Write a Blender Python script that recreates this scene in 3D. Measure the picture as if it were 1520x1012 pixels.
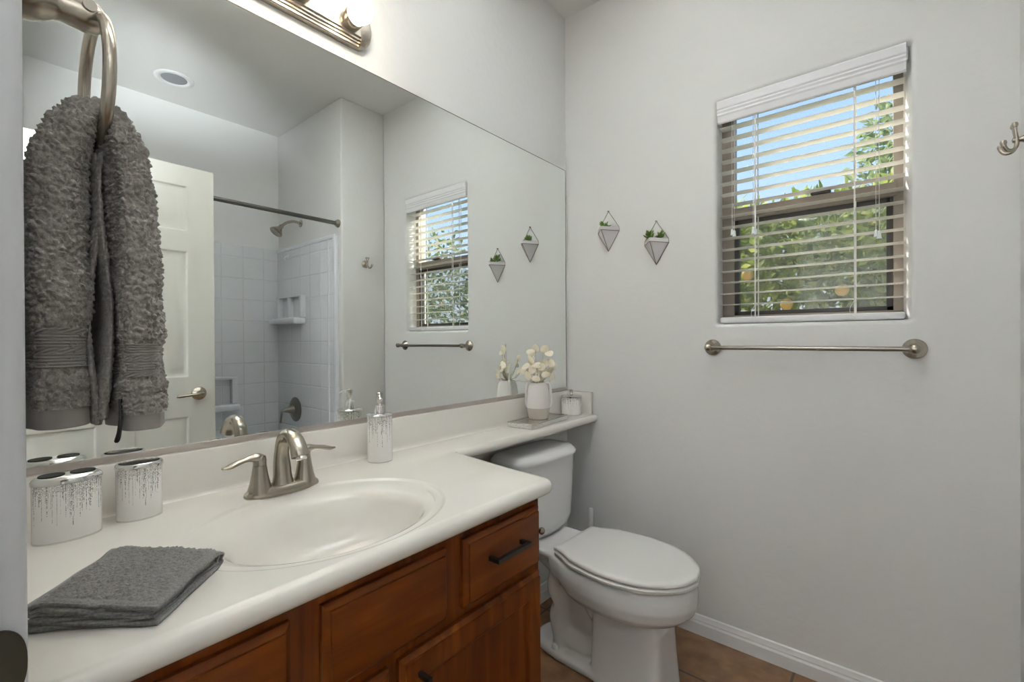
import bpy, bmesh, math, random
from math import sin, cos, pi, radians, sqrt, atan2
from mathutils import Vector, Matrix, noise
for _o in list(bpy.data.objects): bpy.data.objects.remove(_o)
S = bpy.context.scene
COL = S.collection
random.seed(7)

# ------------------------------------------------------------------ camera
F_PX, YAW, PITCH, ROLL = 684.85, radians(39.74), radians(-.22), radians(-.30)
cam = bpy.data.cameras.new('camera'); cam_o = bpy.data.objects.new('camera', cam); COL.objects.link(cam_o)
cam.sensor_width = 36; cam.lens = F_PX / 1520 * 36; cam.clip_start = .01; cam.clip_end = 200
f0 = Vector((-sin(YAW), cos(YAW), 0)); r0 = Vector((cos(YAW), sin(YAW), 0)); u0 = Vector((0, 0, 1))
fw = f0 * cos(PITCH) + u0 * sin(PITCH); u2 = u0 * cos(PITCH) - f0 * sin(PITCH)
r2 = r0 * cos(ROLL) + u2 * sin(ROLL); u3 = u2 * cos(ROLL) - r0 * sin(ROLL)
mw = Matrix((r2, u3, -fw)).transposed().to_4x4(); mw.translation = Vector((1.2334, 0, 1.1853))
cam_o.matrix_world = mw
S.camera = cam_o

# ------------------------------------------------------------------ colour management and light
S.view_settings.view_transform = 'Standard'; S.view_settings.look = 'None'
S.view_settings.gamma = 1; S.view_settings.use_curve_mapping = False
S.view_settings.exposure = 1.78
W = bpy.data.worlds.new('sky'); S.world = W; W.use_nodes = True
nt = W.node_tree; nt.nodes.clear()
wo = nt.nodes.new('ShaderNodeOutputWorld'); bg = nt.nodes.new('ShaderNodeBackground')
tc = nt.nodes.new('ShaderNodeTexCoord'); sx = nt.nodes.new('ShaderNodeSeparateXYZ'); rp = nt.nodes.new('ShaderNodeValToRGB')
nt.links.new(tc.outputs['Generated'], sx.inputs[0]); nt.links.new(sx.outputs['Z'], rp.inputs[0])
el = rp.color_ramp.elements
el[0].position = 0.0; el[0].color = (.80, .88, .95, 1)
el[1].position = .75; el[1].color = (.22, .43, .85, 1)
e = el.new(.30); e.color = (.50, .72, 1.0, 1)
nt.links.new(rp.outputs[0], bg.inputs[0]); bg.inputs[1].default_value = .35
nt.links.new(bg.outputs[0], wo.inputs[0])

def area_light(name, loc, target, sx_, sy_, power, color):
    l = bpy.data.lights.new(name, 'AREA'); l.shape = 'RECTANGLE'; l.size = sx_; l.size_y = sy_; l.energy = power; l.color = color
    o = bpy.data.objects.new(name, l); COL.objects.link(o); o.location = loc
    o.rotation_euler = (Vector(target) - Vector(loc)).to_track_quat('-Z', 'Y').to_euler()
    return o
sun = bpy.data.lights.new('sun', 'SUN'); sun.energy = 3.4; sun.angle = radians(1.0); sun.color = (1, .93, .82)
sun_o = bpy.data.objects.new('sun', sun); COL.objects.link(sun_o)
sun_o.rotation_euler = Vector((.64, -.40, -.64)).to_track_quat('-Z', 'Y').to_euler(); sun_o.location = (-4, 5, 6)
# unseen fill light added in the hall, shining in through the open door
area_light('hall_fill', (.75, -1.25, 1.75), (1.15, .8, 1.30), 1.5, 1.5, 1.5, (.95, .98, 1.0))
# unseen fill spot added behind the camera, bounced off the bathroom ceiling
up_ = bpy.data.lights.new('doorway_fill_ceiling', 'SPOT'); up_.energy = 2900; up_.color = (.93, .97, 1.0); up_.spot_size = radians(46); up_.spot_blend = 1.0; up_.shadow_soft_size = .10
al_ = bpy.data.lights.new('doorway_fill_alcove', 'SPOT'); al_.energy = 58; al_.color = (.93, .97, 1.0); al_.spot_size = radians(52); al_.spot_blend = 1.0; al_.shadow_soft_size = .16  # second added fill spot, brightening the upper alcove
al_o = bpy.data.objects.new('doorway_fill_alcove', al_); COL.objects.link(al_o); al_o.location = (.685, -.30, 1.58)
al_o.rotation_euler = (Vector((2.41, .60, 2.70)) - al_o.location).to_track_quat('-Z', 'Y').to_euler()
up_o = bpy.data.objects.new('doorway_fill_ceiling', up_); COL.objects.link(up_o); up_o.location = (.645, -.32, .85)
up_o.rotation_euler = (Vector((.22, .70, 2.74)) - up_o.location).to_track_quat('-Z', 'Y').to_euler()
BULB = 8.5

# ------------------------------------------------------------------ materials
def mat(name, color, rough=.5, metal=0., spec=.5, bump=None, coat=0., var=None, sheen=0., trans=None):
    m = bpy.data.materials.new(name); m.use_nodes = True
    n = m.node_tree; b = n.nodes['Principled BSDF']
    b.inputs['Base Color'].default_value = (*color, 1); b.inputs['Roughness'].default_value = rough
    b.inputs['Metallic'].default_value = metal; b.inputs['Specular IOR Level'].default_value = spec
    b.inputs['Coat Weight'].default_value = coat; b.inputs['Coat Roughness'].default_value = .08
    b.inputs['Sheen Weight'].default_value = sheen
    co = n.nodes.new('ShaderNodeTexCoord')
    if bump:                                             # (scale, strength, distance)
        t = n.nodes.new('ShaderNodeTexNoise'); t.inputs['Scale'].default_value = bump[0]; t.inputs['Detail'].default_value = 3
        n.links.new(co.outputs['Object'], t.inputs['Vector'])
        bp = n.nodes.new('ShaderNodeBump'); bp.inputs['Strength'].default_value = bump[1]; bp.inputs['Distance'].default_value = bump[2]
        n.links.new(t.outputs[0], bp.inputs['Height']); n.links.new(bp.outputs[0], b.inputs['Normal'])
    if var:                                              # (scale, other colour)
        t = n.nodes.new('ShaderNodeTexNoise'); t.inputs['Scale'].default_value = var[0]; t.inputs['Detail'].default_value = 4
        n.links.new(co.outputs['Object'], t.inputs['Vector'])
        mr = n.nodes.new('ShaderNodeMapRange'); mr.inputs[1].default_value = .35; mr.inputs[2].default_value = .65
        n.links.new(t.outputs[0], mr.inputs[0])
        mx = n.nodes.new('ShaderNodeMix'); mx.data_type = 'RGBA'
        mx.inputs['A'].default_value = (*color, 1); mx.inputs['B'].default_value = (*var[1], 1)
        n.links.new(mr.outputs[0], mx.inputs['Factor']); n.links.new(mx.outputs['Result'], b.inputs['Base Color'])
    return m

def N(m, kind, **kw):
    nd = m.node_tree.nodes.new(kind)
    for k, v in kw.items(): setattr(nd, k, v)
    return nd
def mth(m, op, a, b=None, c=None):
    nd = N(m, 'ShaderNodeMath', operation=op)
    for i, v in enumerate((a, b, c)):
        if v is None: continue
        if isinstance(v, (int, float)): nd.inputs[i].default_value = v
        else: m.node_tree.links.new(v, nd.inputs[i])
    return nd.outputs[0]

PAINT = mat('wall_paint', (.765, .765, .755), .6, spec=.3, bump=(38, .34, .004))
PAINT_LIT = mat('wall_paint_lightened', (.86, .87, .87), .5, spec=.3, bump=(55, .2, .003))  # same wall paint, lightened in colour for light the alcove lacks
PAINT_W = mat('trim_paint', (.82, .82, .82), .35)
JAMB_SHADED = mat('trim_paint_shaded', (.56, .57, .59), .4)  # trim paint darkened: the doorway shade is put into its colour
CEIL = mat('ceiling_paint', (.78, .78, .76), .8, spec=.2, bump=(60, .2, .003))
DOORP = mat('door_paint', (.66, .655, .61), .4)
NICKEL = mat('brushed_nickel', (.43, .39, .33), .27, 1.0)
NICKEL_D = mat('dark_nickel', (.30, .275, .24), .3, 1.0)
CHROME = mat('chrome', (.72, .71, .69), .10, 1.0)
BLACKM = mat('matte_black', (.012, .011, .010), .38)
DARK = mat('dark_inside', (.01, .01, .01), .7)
CHINA = mat('white_china', (.80, .80, .80), .10, spec=.5)
SEATP = mat('seat_plastic', (.82, .81, .79), .22)
MARBLE = mat('cultured_marble', (.82, .79, .74), .12, spec=.5)
PLASTIC = mat('white_plastic', (.84, .84, .86), .3)
SLAT = mat('blind_vinyl', (.88, .86, .80), .35)
ALU = mat('taupe_aluminium', (.36, .31, .26), .5)
ALU_D = mat('dark_seal', (.07, .065, .06), .5)
CORD = mat('cord_white', (.85, .85, .83), .7)
TASSEL = mat('tassel_clear', (.80, .87, .88), .15)
FIBER = mat('tub_fibreglass', (.80, .83, .87), .22)
CERAM = mat('vase_glaze', (.86, .83, .81), .35, bump=(30, .1, .004))
CERAM_B = mat('vase_bare_clay', (.62, .56, .49), .85, bump=(60, .4, .004))
PETAL = mat('dried_petal', (.88, .80, .60), .7, var=(40, (.90, .86, .74)))
PETAL2 = mat('dried_petal_pale', (.90, .86, .76), .7, var=(40, (.86, .76, .52)))
STEM = mat('dried_stem', (.55, .46, .28), .8)
SUCC = mat('succulent_green', (.10, .20, .03), .5, var=(60, (.20, .32, .07)))
POT = mat('planter_ceramic', (.76, .73, .75), .5)
WIRE = mat('planter_wire', (.33, .29, .25), .35, .9)
HEM = mat('towel_hem', (.29, .285, .278), .95, bump=(900, .3, .001))
STRIKE = mat('strike_bronze', (.055, .048, .035), .42, .8)
LENS = mat('lamp_lens', (.33, .34, .36), .5)
BARK = mat('bark', (.12, .08, .05), .9)
FRUIT = mat('orange_peel', (.55, .34, .06), .6)

def terry_mat(name, c1, c2):
    m = mat(name, c1, 1.0, spec=.1, sheen=.25, bump=(520, .55, .003), var=(260, c2)); return m
TERRY_D = terry_mat('terry_taupe_grey', (.33, .302, .28), (.235, .212, .196))
TERRY_L = terry_mat('terry_mid_grey', (.275, .27, .262), (.20, .195, .19))
BAND_D = mat('towel_band_taupe', (.25, .23, .218), .8, sheen=.2)

def leaf_mat(name, c1, c2, c3):
    m = mat(name, c1, .65, spec=.2); n = m.node_tree; b = n.nodes['Principled BSDF']
    t = N(m, 'ShaderNodeTexNoise'); t.inputs['Scale'].default_value = 9; co = N(m, 'ShaderNodeTexCoord'); n.links.new(co.outputs['Object'], t.inputs['Vector'])
    cr = N(m, 'ShaderNodeValToRGB'); n.links.new(t.outputs[0], cr.inputs[0]); e = cr.color_ramp.elements
    e[0].position = .3; e[0].color = (*c1, 1); e[1].position = .7; e[1].color = (*c3, 1); q = e.new(.5); q.color = (*c2, 1)
    n.links.new(cr.outputs[0], b.inputs['Base Color'])
    tr = N(m, 'ShaderNodeBsdfTranslucent'); n.links.new(cr.outputs[0], tr.inputs[0])
    mx = N(m, 'ShaderNodeMixShader'); mx.inputs[0].default_value = .5
    n.links.new(b.outputs[0], mx.inputs[1]); n.links.new(tr.outputs[0], mx.inputs[2])
    n.links.new(mx.outputs[0], n.nodes['Material Output'].inputs[0]); return m
LEAF = leaf_mat('citrus_leaf', (.10, .16, .03), (.25, .33, .07), (.58, .56, .16))
LEAF2 = leaf_mat('tall_leaf', (.15, .21, .10), (.25, .32, .16), (.42, .45, .26))
LEAF3 = leaf_mat('shrub_leaf', (.10, .17, .06), (.20, .27, .10), (.55, .48, .36))

def glass_mat(name, tint, fog=0.):
    m = bpy.data.materials.new(name); m.use_nodes = True; n = m.node_tree; n.nodes.clear()
    o = n.nodes.new('ShaderNodeOutputMaterial'); t = n.nodes.new('ShaderNodeBsdfTransparent'); t.inputs[0].default_value = (*tint, 1)
    g = n.nodes.new('ShaderNodeBsdfGlossy'); g.inputs['Roughness'].default_value = .02
    fr = n.nodes.new('ShaderNodeLayerWeight'); pw = n.nodes.new('ShaderNodeMath'); pw.operation = 'POWER'; pw.inputs[1].default_value = 5
    n.links.new(fr.outputs['Facing'], pw.inputs[0]); ma = n.nodes.new('ShaderNodeMath'); ma.operation = 'MULTIPLY_ADD'; ma.inputs[1].default_value = .6; ma.inputs[2].default_value = .02; n.links.new(pw.outputs[0], ma.inputs[0])
    mx = n.nodes.new('ShaderNodeMixShader'); n.links.new(ma.outputs[0], mx.inputs[0]); n.links.new(t.outputs[0], mx.inputs[1]); n.links.new(g.outputs[0], mx.inputs[2])
    last = mx
    if fog:
        d = n.nodes.new('ShaderNodeBsdfDiffuse'); d.inputs[0].default_value = (.5, .5, .5, 1)
        m2 = n.nodes.new('ShaderNodeMixShader'); m2.inputs[0].default_value = fog
        n.links.new(mx.outputs[0], m2.inputs[1]); n.links.new(d.outputs[0], m2.inputs[2]); last = m2
    n.links.new(last.outputs[0], o.inputs[0]); return m
GLASS = glass_mat('pane_glass', (.97, .98, .98))
SCREEN = glass_mat('insect_screen_mesh', (.9, .9, .9), .16)
MIRROR = mat('mirror_silver', (.925, .955, .935), .0, 1.0)

def emit_mat(name, color, k):
    m = bpy.data.materials.new(name); m.use_nodes = True; n = m.node_tree; n.nodes.clear()
    o = n.nodes.new('ShaderNodeOutputMaterial'); e = n.nodes.new('ShaderNodeEmission'); e.inputs[0].default_value = (*color, 1); e.inputs[1].default_value = k
    n.links.new(e.outputs[0], o.inputs[0]); return m
BULBM = emit_mat('bulb_glow', (1, .84, .66), BULB)

def wood_mat(name, axis):
    """cherry wood; grain runs along the given object axis"""
    m = mat(name, (.16, .05, .016), .38, coat=.06, spec=.22); n = m.node_tree; b = n.nodes['Principled BSDF']
    co = N(m, 'ShaderNodeTexCoord'); mp = N(m, 'ShaderNodeMapping'); n.links.new(co.outputs['Object'], mp.inputs[0])
    sc = [26, 26, 26]; sc[axis] = 2.2; mp.inputs['Scale'].default_value = sc
    t = N(m, 'ShaderNodeTexNoise'); t.inputs['Scale'].default_value = 1; t.inputs['Detail'].default_value = 6; t.inputs['Distortion'].default_value = 1.2
    n.links.new(mp.outputs[0], t.inputs['Vector'])
    t2 = N(m, 'ShaderNodeTexNoise'); t2.inputs['Scale'].default_value = 5; t2.inputs['Detail'].default_value = 2; n.links.new(co.outputs['Object'], t2.inputs['Vector'])
    s = mth(m, 'ADD', mth(m, 'MULTIPLY', t.outputs[0], .65), mth(m, 'MULTIPLY', t2.outputs[0], .35))
    cr = N(m, 'ShaderNodeValToRGB'); n.links.new(s, cr.inputs[0]); e = cr.color_ramp.elements
    e[0].position = .30; e[0].color = (.066, .013, .0010, 1); e[1].position = .72; e[1].color = (.26, .070, .008, 1)
    q = e.new(.52); q.color = (.145, .034, .0028, 1)
    n.links.new(cr.outputs[0], b.inputs['Base Color']); return m
WOOD_H = wood_mat('cherry_wood_along', 1); WOOD_V = wood_mat('cherry_wood_upright', 2)

def tile_floor():
    m = mat('floor_tile', (.25, .14, .075), .45); n = m.node_tree; b = n.nodes['Principled BSDF']
    co = N(m, 'ShaderNodeTexCoord'); sp = N(m, 'ShaderNodeSeparateXYZ'); n.links.new(co.outputs['Object'], sp.inputs[0])
    fx = mth(m, 'FRACT', mth(m, 'DIVIDE', mth(m, 'ADD', sp.outputs[0], 4.5 - .955), .45))
    fy = mth(m, 'FRACT', mth(m, 'DIVIDE', mth(m, 'ADD', sp.outputs[1], 4.5 - 1.644), .45))
    g = .009
    ex = mth(m, 'ADD', mth(m, 'LESS_THAN', fx, g), mth(m, 'GREATER_THAN', fx, 1 - g)); ey = mth(m, 'ADD', mth(m, 'LESS_THAN', fy, g), mth(m, 'GREATER_THAN', fy, 1 - g))
    gr = mth(m, 'MINIMUM', mth(m, 'ADD', ex, ey), 1.0)
    t = N(m, 'ShaderNodeTexNoise'); t.inputs['Scale'].default_value = 14; t.inputs['Detail'].default_value = 6; n.links.new(co.outputs['Object'], t.inputs['Vector'])
    cr = N(m, 'ShaderNodeValToRGB'); n.links.new(t.outputs[0], cr.inputs[0]); e = cr.color_ramp.elements
    e[0].position = .3; e[0].color = (.17, .085, .04, 1); e[1].position = .7; e[1].color = (.33, .19, .095, 1)
    mx = N(m, 'ShaderNodeMix', data_type='RGBA'); n.links.new(gr, mx.inputs['Factor']); n.links.new(cr.outputs[0], mx.inputs['A']); mx.inputs['B'].default_value = (.10, .07, .05, 1)
    n.links.new(mx.outputs['Result'], b.inputs['Base Color'])
    bp = N(m, 'ShaderNodeBump'); bp.inputs['Strength'].default_value = .5; bp.inputs['Distance'].default_value = .003; bp.invert = True
    n.links.new(gr, bp.inputs['Height']); n.links.new(bp.outputs[0], b.inputs['Normal']); return m
FLOORM = tile_floor()

def tile_wall(name, axis):
    m = mat(name, (.80, .83, .87), .22); n = m.node_tree; b = n.nodes['Principled BSDF']
    co = N(m, 'ShaderNodeTexCoord'); sp = N(m, 'ShaderNodeSeparateXYZ'); n.links.new(co.outputs['Object'], sp.inputs[0])
    w, h = .140, .152
    fx = mth(m, 'FRACT', mth(m, 'DIVIDE', mth(m, 'ADD', sp.outputs[axis], 14 - 1.216 if axis == 1 else 14 - 2.30), w))
    fz = mth(m, 'FRACT', mth(m, 'DIVIDE', mth(m, 'ADD', sp.outputs[2], 1.52 - 1.687 + 1.52), h))
    dx = mth(m, 'ABSOLUTE', mth(m, 'SUBTRACT', fx, .5)); dz = mth(m, 'ABSOLUTE', mth(m, 'SUBTRACT', fz, .5))
    def sm(v, k):
        r = N(m, 'ShaderNodeMapRange', interpolation_type='SMOOTHSTEP'); r.inputs[1].default_value = .5 - k; r.inputs[2].default_value = .5 - k * .2
        n.links.new(v, r.inputs[0]); return r.outputs[0]
    g = mth(m, 'MAXIMUM', sm(dx, .04), sm(dz, .04))
    bp = N(m, 'ShaderNodeBump'); bp.inputs['Strength'].default_value = .5; bp.inputs['Distance'].default_value = .003; bp.invert = True
    n.links.new(g, bp.inputs['Height']); n.links.new(bp.outputs[0], b.inputs['Normal'])
    mx = N(m, 'ShaderNodeMix', data_type='RGBA'); n.links.new(g, mx.inputs['Factor']); mx.inputs['A'].default_value = (.82, .845, .88, 1); mx.inputs['B'].default_value = (.75, .775, .81, 1)
    n.links.new(mx.outputs['Result'], b.inputs['Base Color']); return m
TILE_X = tile_wall('surround_tile_back', 1); TILE_Y = tile_wall('surround_tile_end', 0)

def glitter_mat(name, H, cols, reach=.75):
    """white enamel with columns of silver flecks running down from the rim"""
    m = mat(name, (.88, .86, .83), .25); n = m.node_tree; b = n.nodes['Principled BSDF']
    co = N(m, 'ShaderNodeTexCoord'); sp = N(m, 'ShaderNodeSeparateXYZ'); n.links.new(co.outputs['Object'], sp.inputs[0])
    a = mth(m, 'ADD', mth(m, 'DIVIDE', mth(m, 'ARCTAN2', sp.outputs[1], sp.outputs[0]), 2 * pi), .5)
    u = mth(m, 'MULTIPLY', a, cols); cell = mth(m, 'FLOOR', u); fr = mth(m, 'ABSOLUTE', mth(m, 'SUBTRACT', mth(m, 'FRACT', u), .5))
    w1 = N(m, 'ShaderNodeTexWhiteNoise', noise_dimensions='1D'); n.links.new(cell, w1.inputs['W'])
    ln = mth(m, 'ADD', mth(m, 'MULTIPLY', mth(m, 'POWER', w1.outputs['Value'], 1.5), reach - .12), .12)
    t = mth(m, 'DIVIDE', mth(m, 'SUBTRACT', H, sp.outputs[2]), H)
    row = mth(m, 'FLOOR', mth(m, 'DIVIDE', sp.outputs[2], .0011))
    w2 = N(m, 'ShaderNodeTexWhiteNoise', noise_dimensions='2D'); cb = N(m, 'ShaderNodeCombineXYZ'); n.links.new(cell, cb.inputs[0]); n.links.new(row, cb.inputs[1]); n.links.new(cb.outputs[0], w2.inputs['Vector'])
    fade = mth(m, 'SUBTRACT', .78, mth(m, 'MULTIPLY', mth(m, 'DIVIDE', t, ln), .35))
    w3 = mth(m, 'ADD', mth(m, 'MULTIPLY', mth(m, 'FRACT', mth(m, 'MULTIPLY', w1.outputs['Value'], 17.3)), .26), .12)
    on_ = mth(m, 'MULTIPLY', mth(m, 'MULTIPLY', mth(m, 'LESS_THAN', t, ln), mth(m, 'LESS_THAN', w2.outputs['Value'], fade)), mth(m, 'LESS_THAN', fr, w3))
    mx = N(m, 'ShaderNodeMix', data_type='RGBA'); n.links.new(on_, mx.inputs['Factor']); mx.inputs['A'].default_value = (.88, .86, .83, 1); mx.inputs['B'].default_value = (.36, .35, .34, 1)
    n.links.new(mx.outputs['Result'], b.inputs['Base Color']); n.links.new(mth(m, 'MULTIPLY', on_, .7), b.inputs['Metallic']); return m
GLIT = glitter_mat('silver_fleck_enamel', .102, 150); GLIT_S = glitter_mat('silver_fleck_enamel_tall', .130, 100); GLIT_C = glitter_mat('silver_fleck_enamel_low', .079, 150, .7)
MOSAIC = mat('tray_mosaic', (.80, .78, .74), .25, var=(220, (.62, .60, .57)))
TRAYMIR = mat('tray_mirror', (.55, .53, .50), .15, .9)

# ------------------------------------------------------------------ geometry helpers
def obj(name, bm, m, parent=None, sharp=35, smooth=True):
    me = bpy.data.meshes.new(name)
    bmesh.ops.recalc_face_normals(bm, faces=bm.faces)
    bm.to_mesh(me); bm.free()
    if smooth:
        me.polygons.foreach_set('use_smooth', [True] * len(me.polygons)); me.set_sharp_from_angle(angle=radians(sharp))
    for q in (m if isinstance(m, (list, tuple)) else [m]): me.materials.append(q)
    o = bpy.data.objects.new(name, me); COL.objects.link(o)
    if parent is not None: o.parent = parent
    return o
def tag(o, label=None, cat=None, group=None, kind=None):
    for k, v in (('label', label), ('category', cat), ('group', group), ('kind', kind)):
        if v: o[k] = v
    return o
def thing(name, label, cat, loc=(0, 0, 0), rz=0, group=None, kind=None):
    o = bpy.data.objects.new(name, None); COL.objects.link(o); o.location = loc; o.rotation_euler = (0, 0, rz); o.empty_display_size = .05
    tag(o, label, cat, group, kind); return o
def NB(): return bmesh.new()
def box(bm, lo, hi, bev=0., seg=2):
    lo = Vector(lo); hi = Vector(hi); c = (lo + hi) / 2; s = hi - lo
    r = bmesh.ops.create_cube(bm, size=1, matrix=Matrix.Translation(c) @ Matrix.Diagonal((*s, 1)))
    if bev:
        vs = set(r['verts']); es = [e for e in bm.edges if e.verts[0] in vs and e.verts[1] in vs]
        bmesh.ops.bevel(bm, geom=es, offset=bev, segments=seg, affect='EDGES', profile=.5)
    return bm
def rings(bm, rs, closed=True, cap0=True, cap1=True):
    """skin a list of equal-length rings of points"""
    vr = [[bm.verts.new(p) for p in r] for r in rs]; n = len(vr[0])
    for a, b in zip(vr, vr[1:]):
        for i in range(n if closed else n - 1):
            j = (i + 1) % n
            try: bm.faces.new((a[i], a[j], b[j], b[i]))
            except ValueError: pass
    if cap0: bm.faces.new(vr[0][::-1])
    if cap1: bm.faces.new(vr[-1])
    return vr
def frame_of(d):
    d = Vector(d).normalized(); a = Vector((0, 0, 1)) if abs(d.z) < .9 else Vector((1, 0, 0))
    x = a.cross(d).normalized(); return x, d.cross(x).normalized(), d
def lathe(bm, prof, origin=(0, 0, 0), axis=(0, 0, 1), seg=32, sx_=1., sy_=1.):
    """prof: list of (radius, height along axis)"""
    x, y, d = frame_of(axis); o = Vector(origin); rs = []
    for r, h in prof:
        r = max(r, 1e-5); rs.append([o + d * h + x * (r * sx_ * cos(2 * pi * i / seg)) + y * (r * sy_ * sin(2 * pi * i / seg)) for i in range(seg)])
    rings(bm, rs); return bm
def tube(bm, pts, rad, seg=12, flat=None, up=None, caps=True):
    """sweep a circle (or ellipse: flat = height/width ratio list) along points"""
    pts = [Vector(p) for p in pts]; n = len(pts); rs = []
    if isinstance(rad, (int, float)): rad = [rad] * n
    if flat is None: flat = [1.] * n
    elif isinstance(flat, (int, float)): flat = [flat] * n
    px = None
    for i, p in enumerate(pts):
        t = (pts[min(i + 1, n - 1)] - pts[max(i - 1, 0)]).normalized()
        if px is None:
            ref = Vector(up) if up else (Vector((0, 0, 1)) if abs(t.z) < .9 else Vector((0, 1, 0)))
            px = ref.cross(t).normalized()
        else: px = (px - t * px.dot(t)).normalized()
        py = t.cross(px)
        rs.append([p + px * (rad[i] * cos(2 * pi * k / seg)) + py * (rad[i] * flat[i] * sin(2 * pi * k / seg)) for k in range(seg)])
    rings(bm, rs, True, caps, caps); return bm
def smooth_path(pts, n=8):
    """Catmull-Rom through points (any dimension)"""
    out = []; P = [Vector(p) for p in pts]
    for i in range(len(P) - 1):
        a, b, c, d = P[max(i - 1, 0)], P[i], P[i + 1], P[min(i + 2, len(P) - 1)]
        for k in range(n):
            t = k / n; out.append(.5 * ((2 * b) + (c - a) * t + (2 * a - 5 * b + 4 * c - d) * t * t + (3 * b - a - 3 * c + d) * t ** 3))
    out.append(P[-1]); return out
def interp(tab, t):
    for (a, va), (b, vb) in zip(tab, tab[1:]):
        if t <= b: k = (t - a) / (b - a); k = min(1, max(0, k)); k = k * k * (3 - 2 * k); return va + (vb - va) * k
    return tab[-1][1]
def prism(bm, poly, z0, z1, bev=0., seg=2):
    a = [bm.verts.new((x, y, z0)) for x, y in poly]; b = [bm.verts.new((x, y, z1)) for x, y in poly]; n = len(poly)
    fs = [bm.faces.new(a[::-1]), bm.faces.new(b)]
    for i in range(n): fs.append(bm.faces.new((a[i], a[(i + 1) % n], b[(i + 1) % n], b[i])))
    if bev:
        es = list({e for f in fs[:2] for e in f.edges}); bmesh.ops.bevel(bm, geom=es, offset=bev, segments=seg, affect='EDGES', profile=.5)
    return bm
def xform(bm, M): bmesh.ops.transform(bm, matrix=M, verts=bm.verts); return bm
def offset_poly(poly, d):
    """inset (d>0) of a counter-clockwise outline by mitred edges"""
    n = len(poly); out = []
    for i in range(n):
        p0, p1, p2 = Vector(poly[i - 1]), Vector(poly[i]), Vector(poly[(i + 1) % n])
        a = (p1 - p0).normalized(); b = (p2 - p1).normalized(); na = Vector((-a.y, a.x)); nb = Vector((-b.y, b.x))
        m = (na + nb); m = m / max(m.length_squared, .2) * 2 if m.length > 1e-6 else na
        k = (na + nb).normalized(); out.append(tuple(p1 + k * (d / max(.5, k.dot(na)))))
    return out
def round_corner(p0, p1, p2, r, n=8):
    p0, p1, p2 = Vector(p0), Vector(p1), Vector(p2); a = (p0 - p1).normalized(); b = (p2 - p1).normalized()
    ang = a.angle(b); t = r / math.tan(ang / 2); s = p1 + a * t; e = p1 + b * t; c = p1 + (a + b).normalized() * (r / sin(ang / 2))
    va = s - c; vb = e - c; tot = va.angle(vb); cr = 1 if va.x * vb.y - va.y * vb.x > 0 else -1; out = []
    for i in range(n + 1):
        q = cr * tot * i / n; out.append((c.x + va.x * cos(q) - va.y * sin(q), c.y + va.x * sin(q) + va.y * cos(q)))
    return out
def superellipse(a, b, e, n=40):
    out = []
    for i in range(n):
        t = 2 * pi * i / n; c, s = cos(t), sin(t)
        out.append((a * abs(c) ** (2 / e) * (1 if c >= 0 else -1), b * abs(s) ** (2 / e) * (1 if s >= 0 else -1)))
    return out

# ------------------------------------------------------------------ the room
XR, YB, ZC, YF = 1.50, 1.90, 2.74, .02          # right wall, window wall, ceiling, front wall face
XT, YP = 2.41, 1.575                             # far wall of the tub alcove, its plumbing wall
ZT = .836                                        # counter top
def struct(name, bm, m, parent=None, **k):
    o = obj(name, bm, m, parent, **k)
    if parent is None: o['kind'] = 'structure'
    return o
struct('floor', box(NB(), (-.6, -1.5, -.12), (2.55, 2.04, 0)), FLOORM, smooth=False)
struct('ceiling', box(NB(), (-.12, -.12, ZC), (2.55, 2.04, ZC + .12)), CEIL, smooth=False)
struct('wall_left', box(NB(), (-.12, -.12, 0), (0, 2.04, ZC)), PAINT, smooth=False)
struct('wall_alcove', box(NB(), (XT, -.12, 0), (2.55, 2.04, ZC)), PAINT_LIT, smooth=False)
bm = NB(); box(bm, (XR, YP, 0), (XT, YB, ZC), .012, 3); struct('wall_right', bm, PAINT)
bm = NB(); box(bm, (0, -.10, 0), (.66, YF, ZC)); box(bm, (1.495, -.10, 0), (XT, YF, ZC)); box(bm, (.66, -.10, 2.065), (1.495, YF, ZC)); struct('wall_front', bm, PAINT, smooth=False)
# window wall with a bullnosed opening
OX0, OX1, OZ0, OZ1, BN = .697, 1.272, 1.240, 2.106, .016
def rect_ring(e, y, n=6, rc=.012):
    P = [(OX0 - e, OZ0 - e), (OX1 + e, OZ0 - e), (OX1 + e, OZ1 + e), (OX0 - e, OZ1 + e)]; out = []
    for i in range(4): out += round_corner(P[i - 1], P[i], P[(i + 1) % 4], rc + e * .4, n)
    return [(x, y, z) for x, z in out]
bm = NB()
rs = [rect_ring(BN * (1 - sin(k / 6 * pi / 2)), YB + BN * (1 - cos(k / 6 * pi / 2))) for k in range(7)] + [[(min(x, OX1 - .017 * (y - YB - BN) / .055) if x > 1.1 else x, y, z) for x, y, z in rect_ring(0, YB + d)] for d in (BN + .055, .14)]
vr = rings(bm, rs, True, False, False)
def fill_between(bm, inner, outer):
    ov = [bm.verts.new(p) for p in outer]; es = [bm.edges.new((ov[i], ov[(i + 1) % len(ov)])) for i in range(len(ov))]
    ie = [bm.edges.get((inner[i], inner[(i + 1) % len(inner)])) for i in range(len(inner))]
    bmesh.ops.triangle_fill(bm, use_beauty=True, edges=es + ie); return ov
oA = fill_between(bm, vr[0], [(0, YB, 0), (2.41, YB, 0), (2.41, YB, ZC), (0, YB, ZC)])
oB = fill_between(bm, vr[-1], [(0, YB + .14, 0), (2.41, YB + .14, 0), (2.41, YB + .14, ZC), (0, YB + .14, ZC)])
for i in range(4): bm.faces.new((oA[i], oA[(i + 1) % 4], oB[(i + 1) % 4], oB[i]))
struct('wall_back', bm, PAINT, sharp=50)

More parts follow.
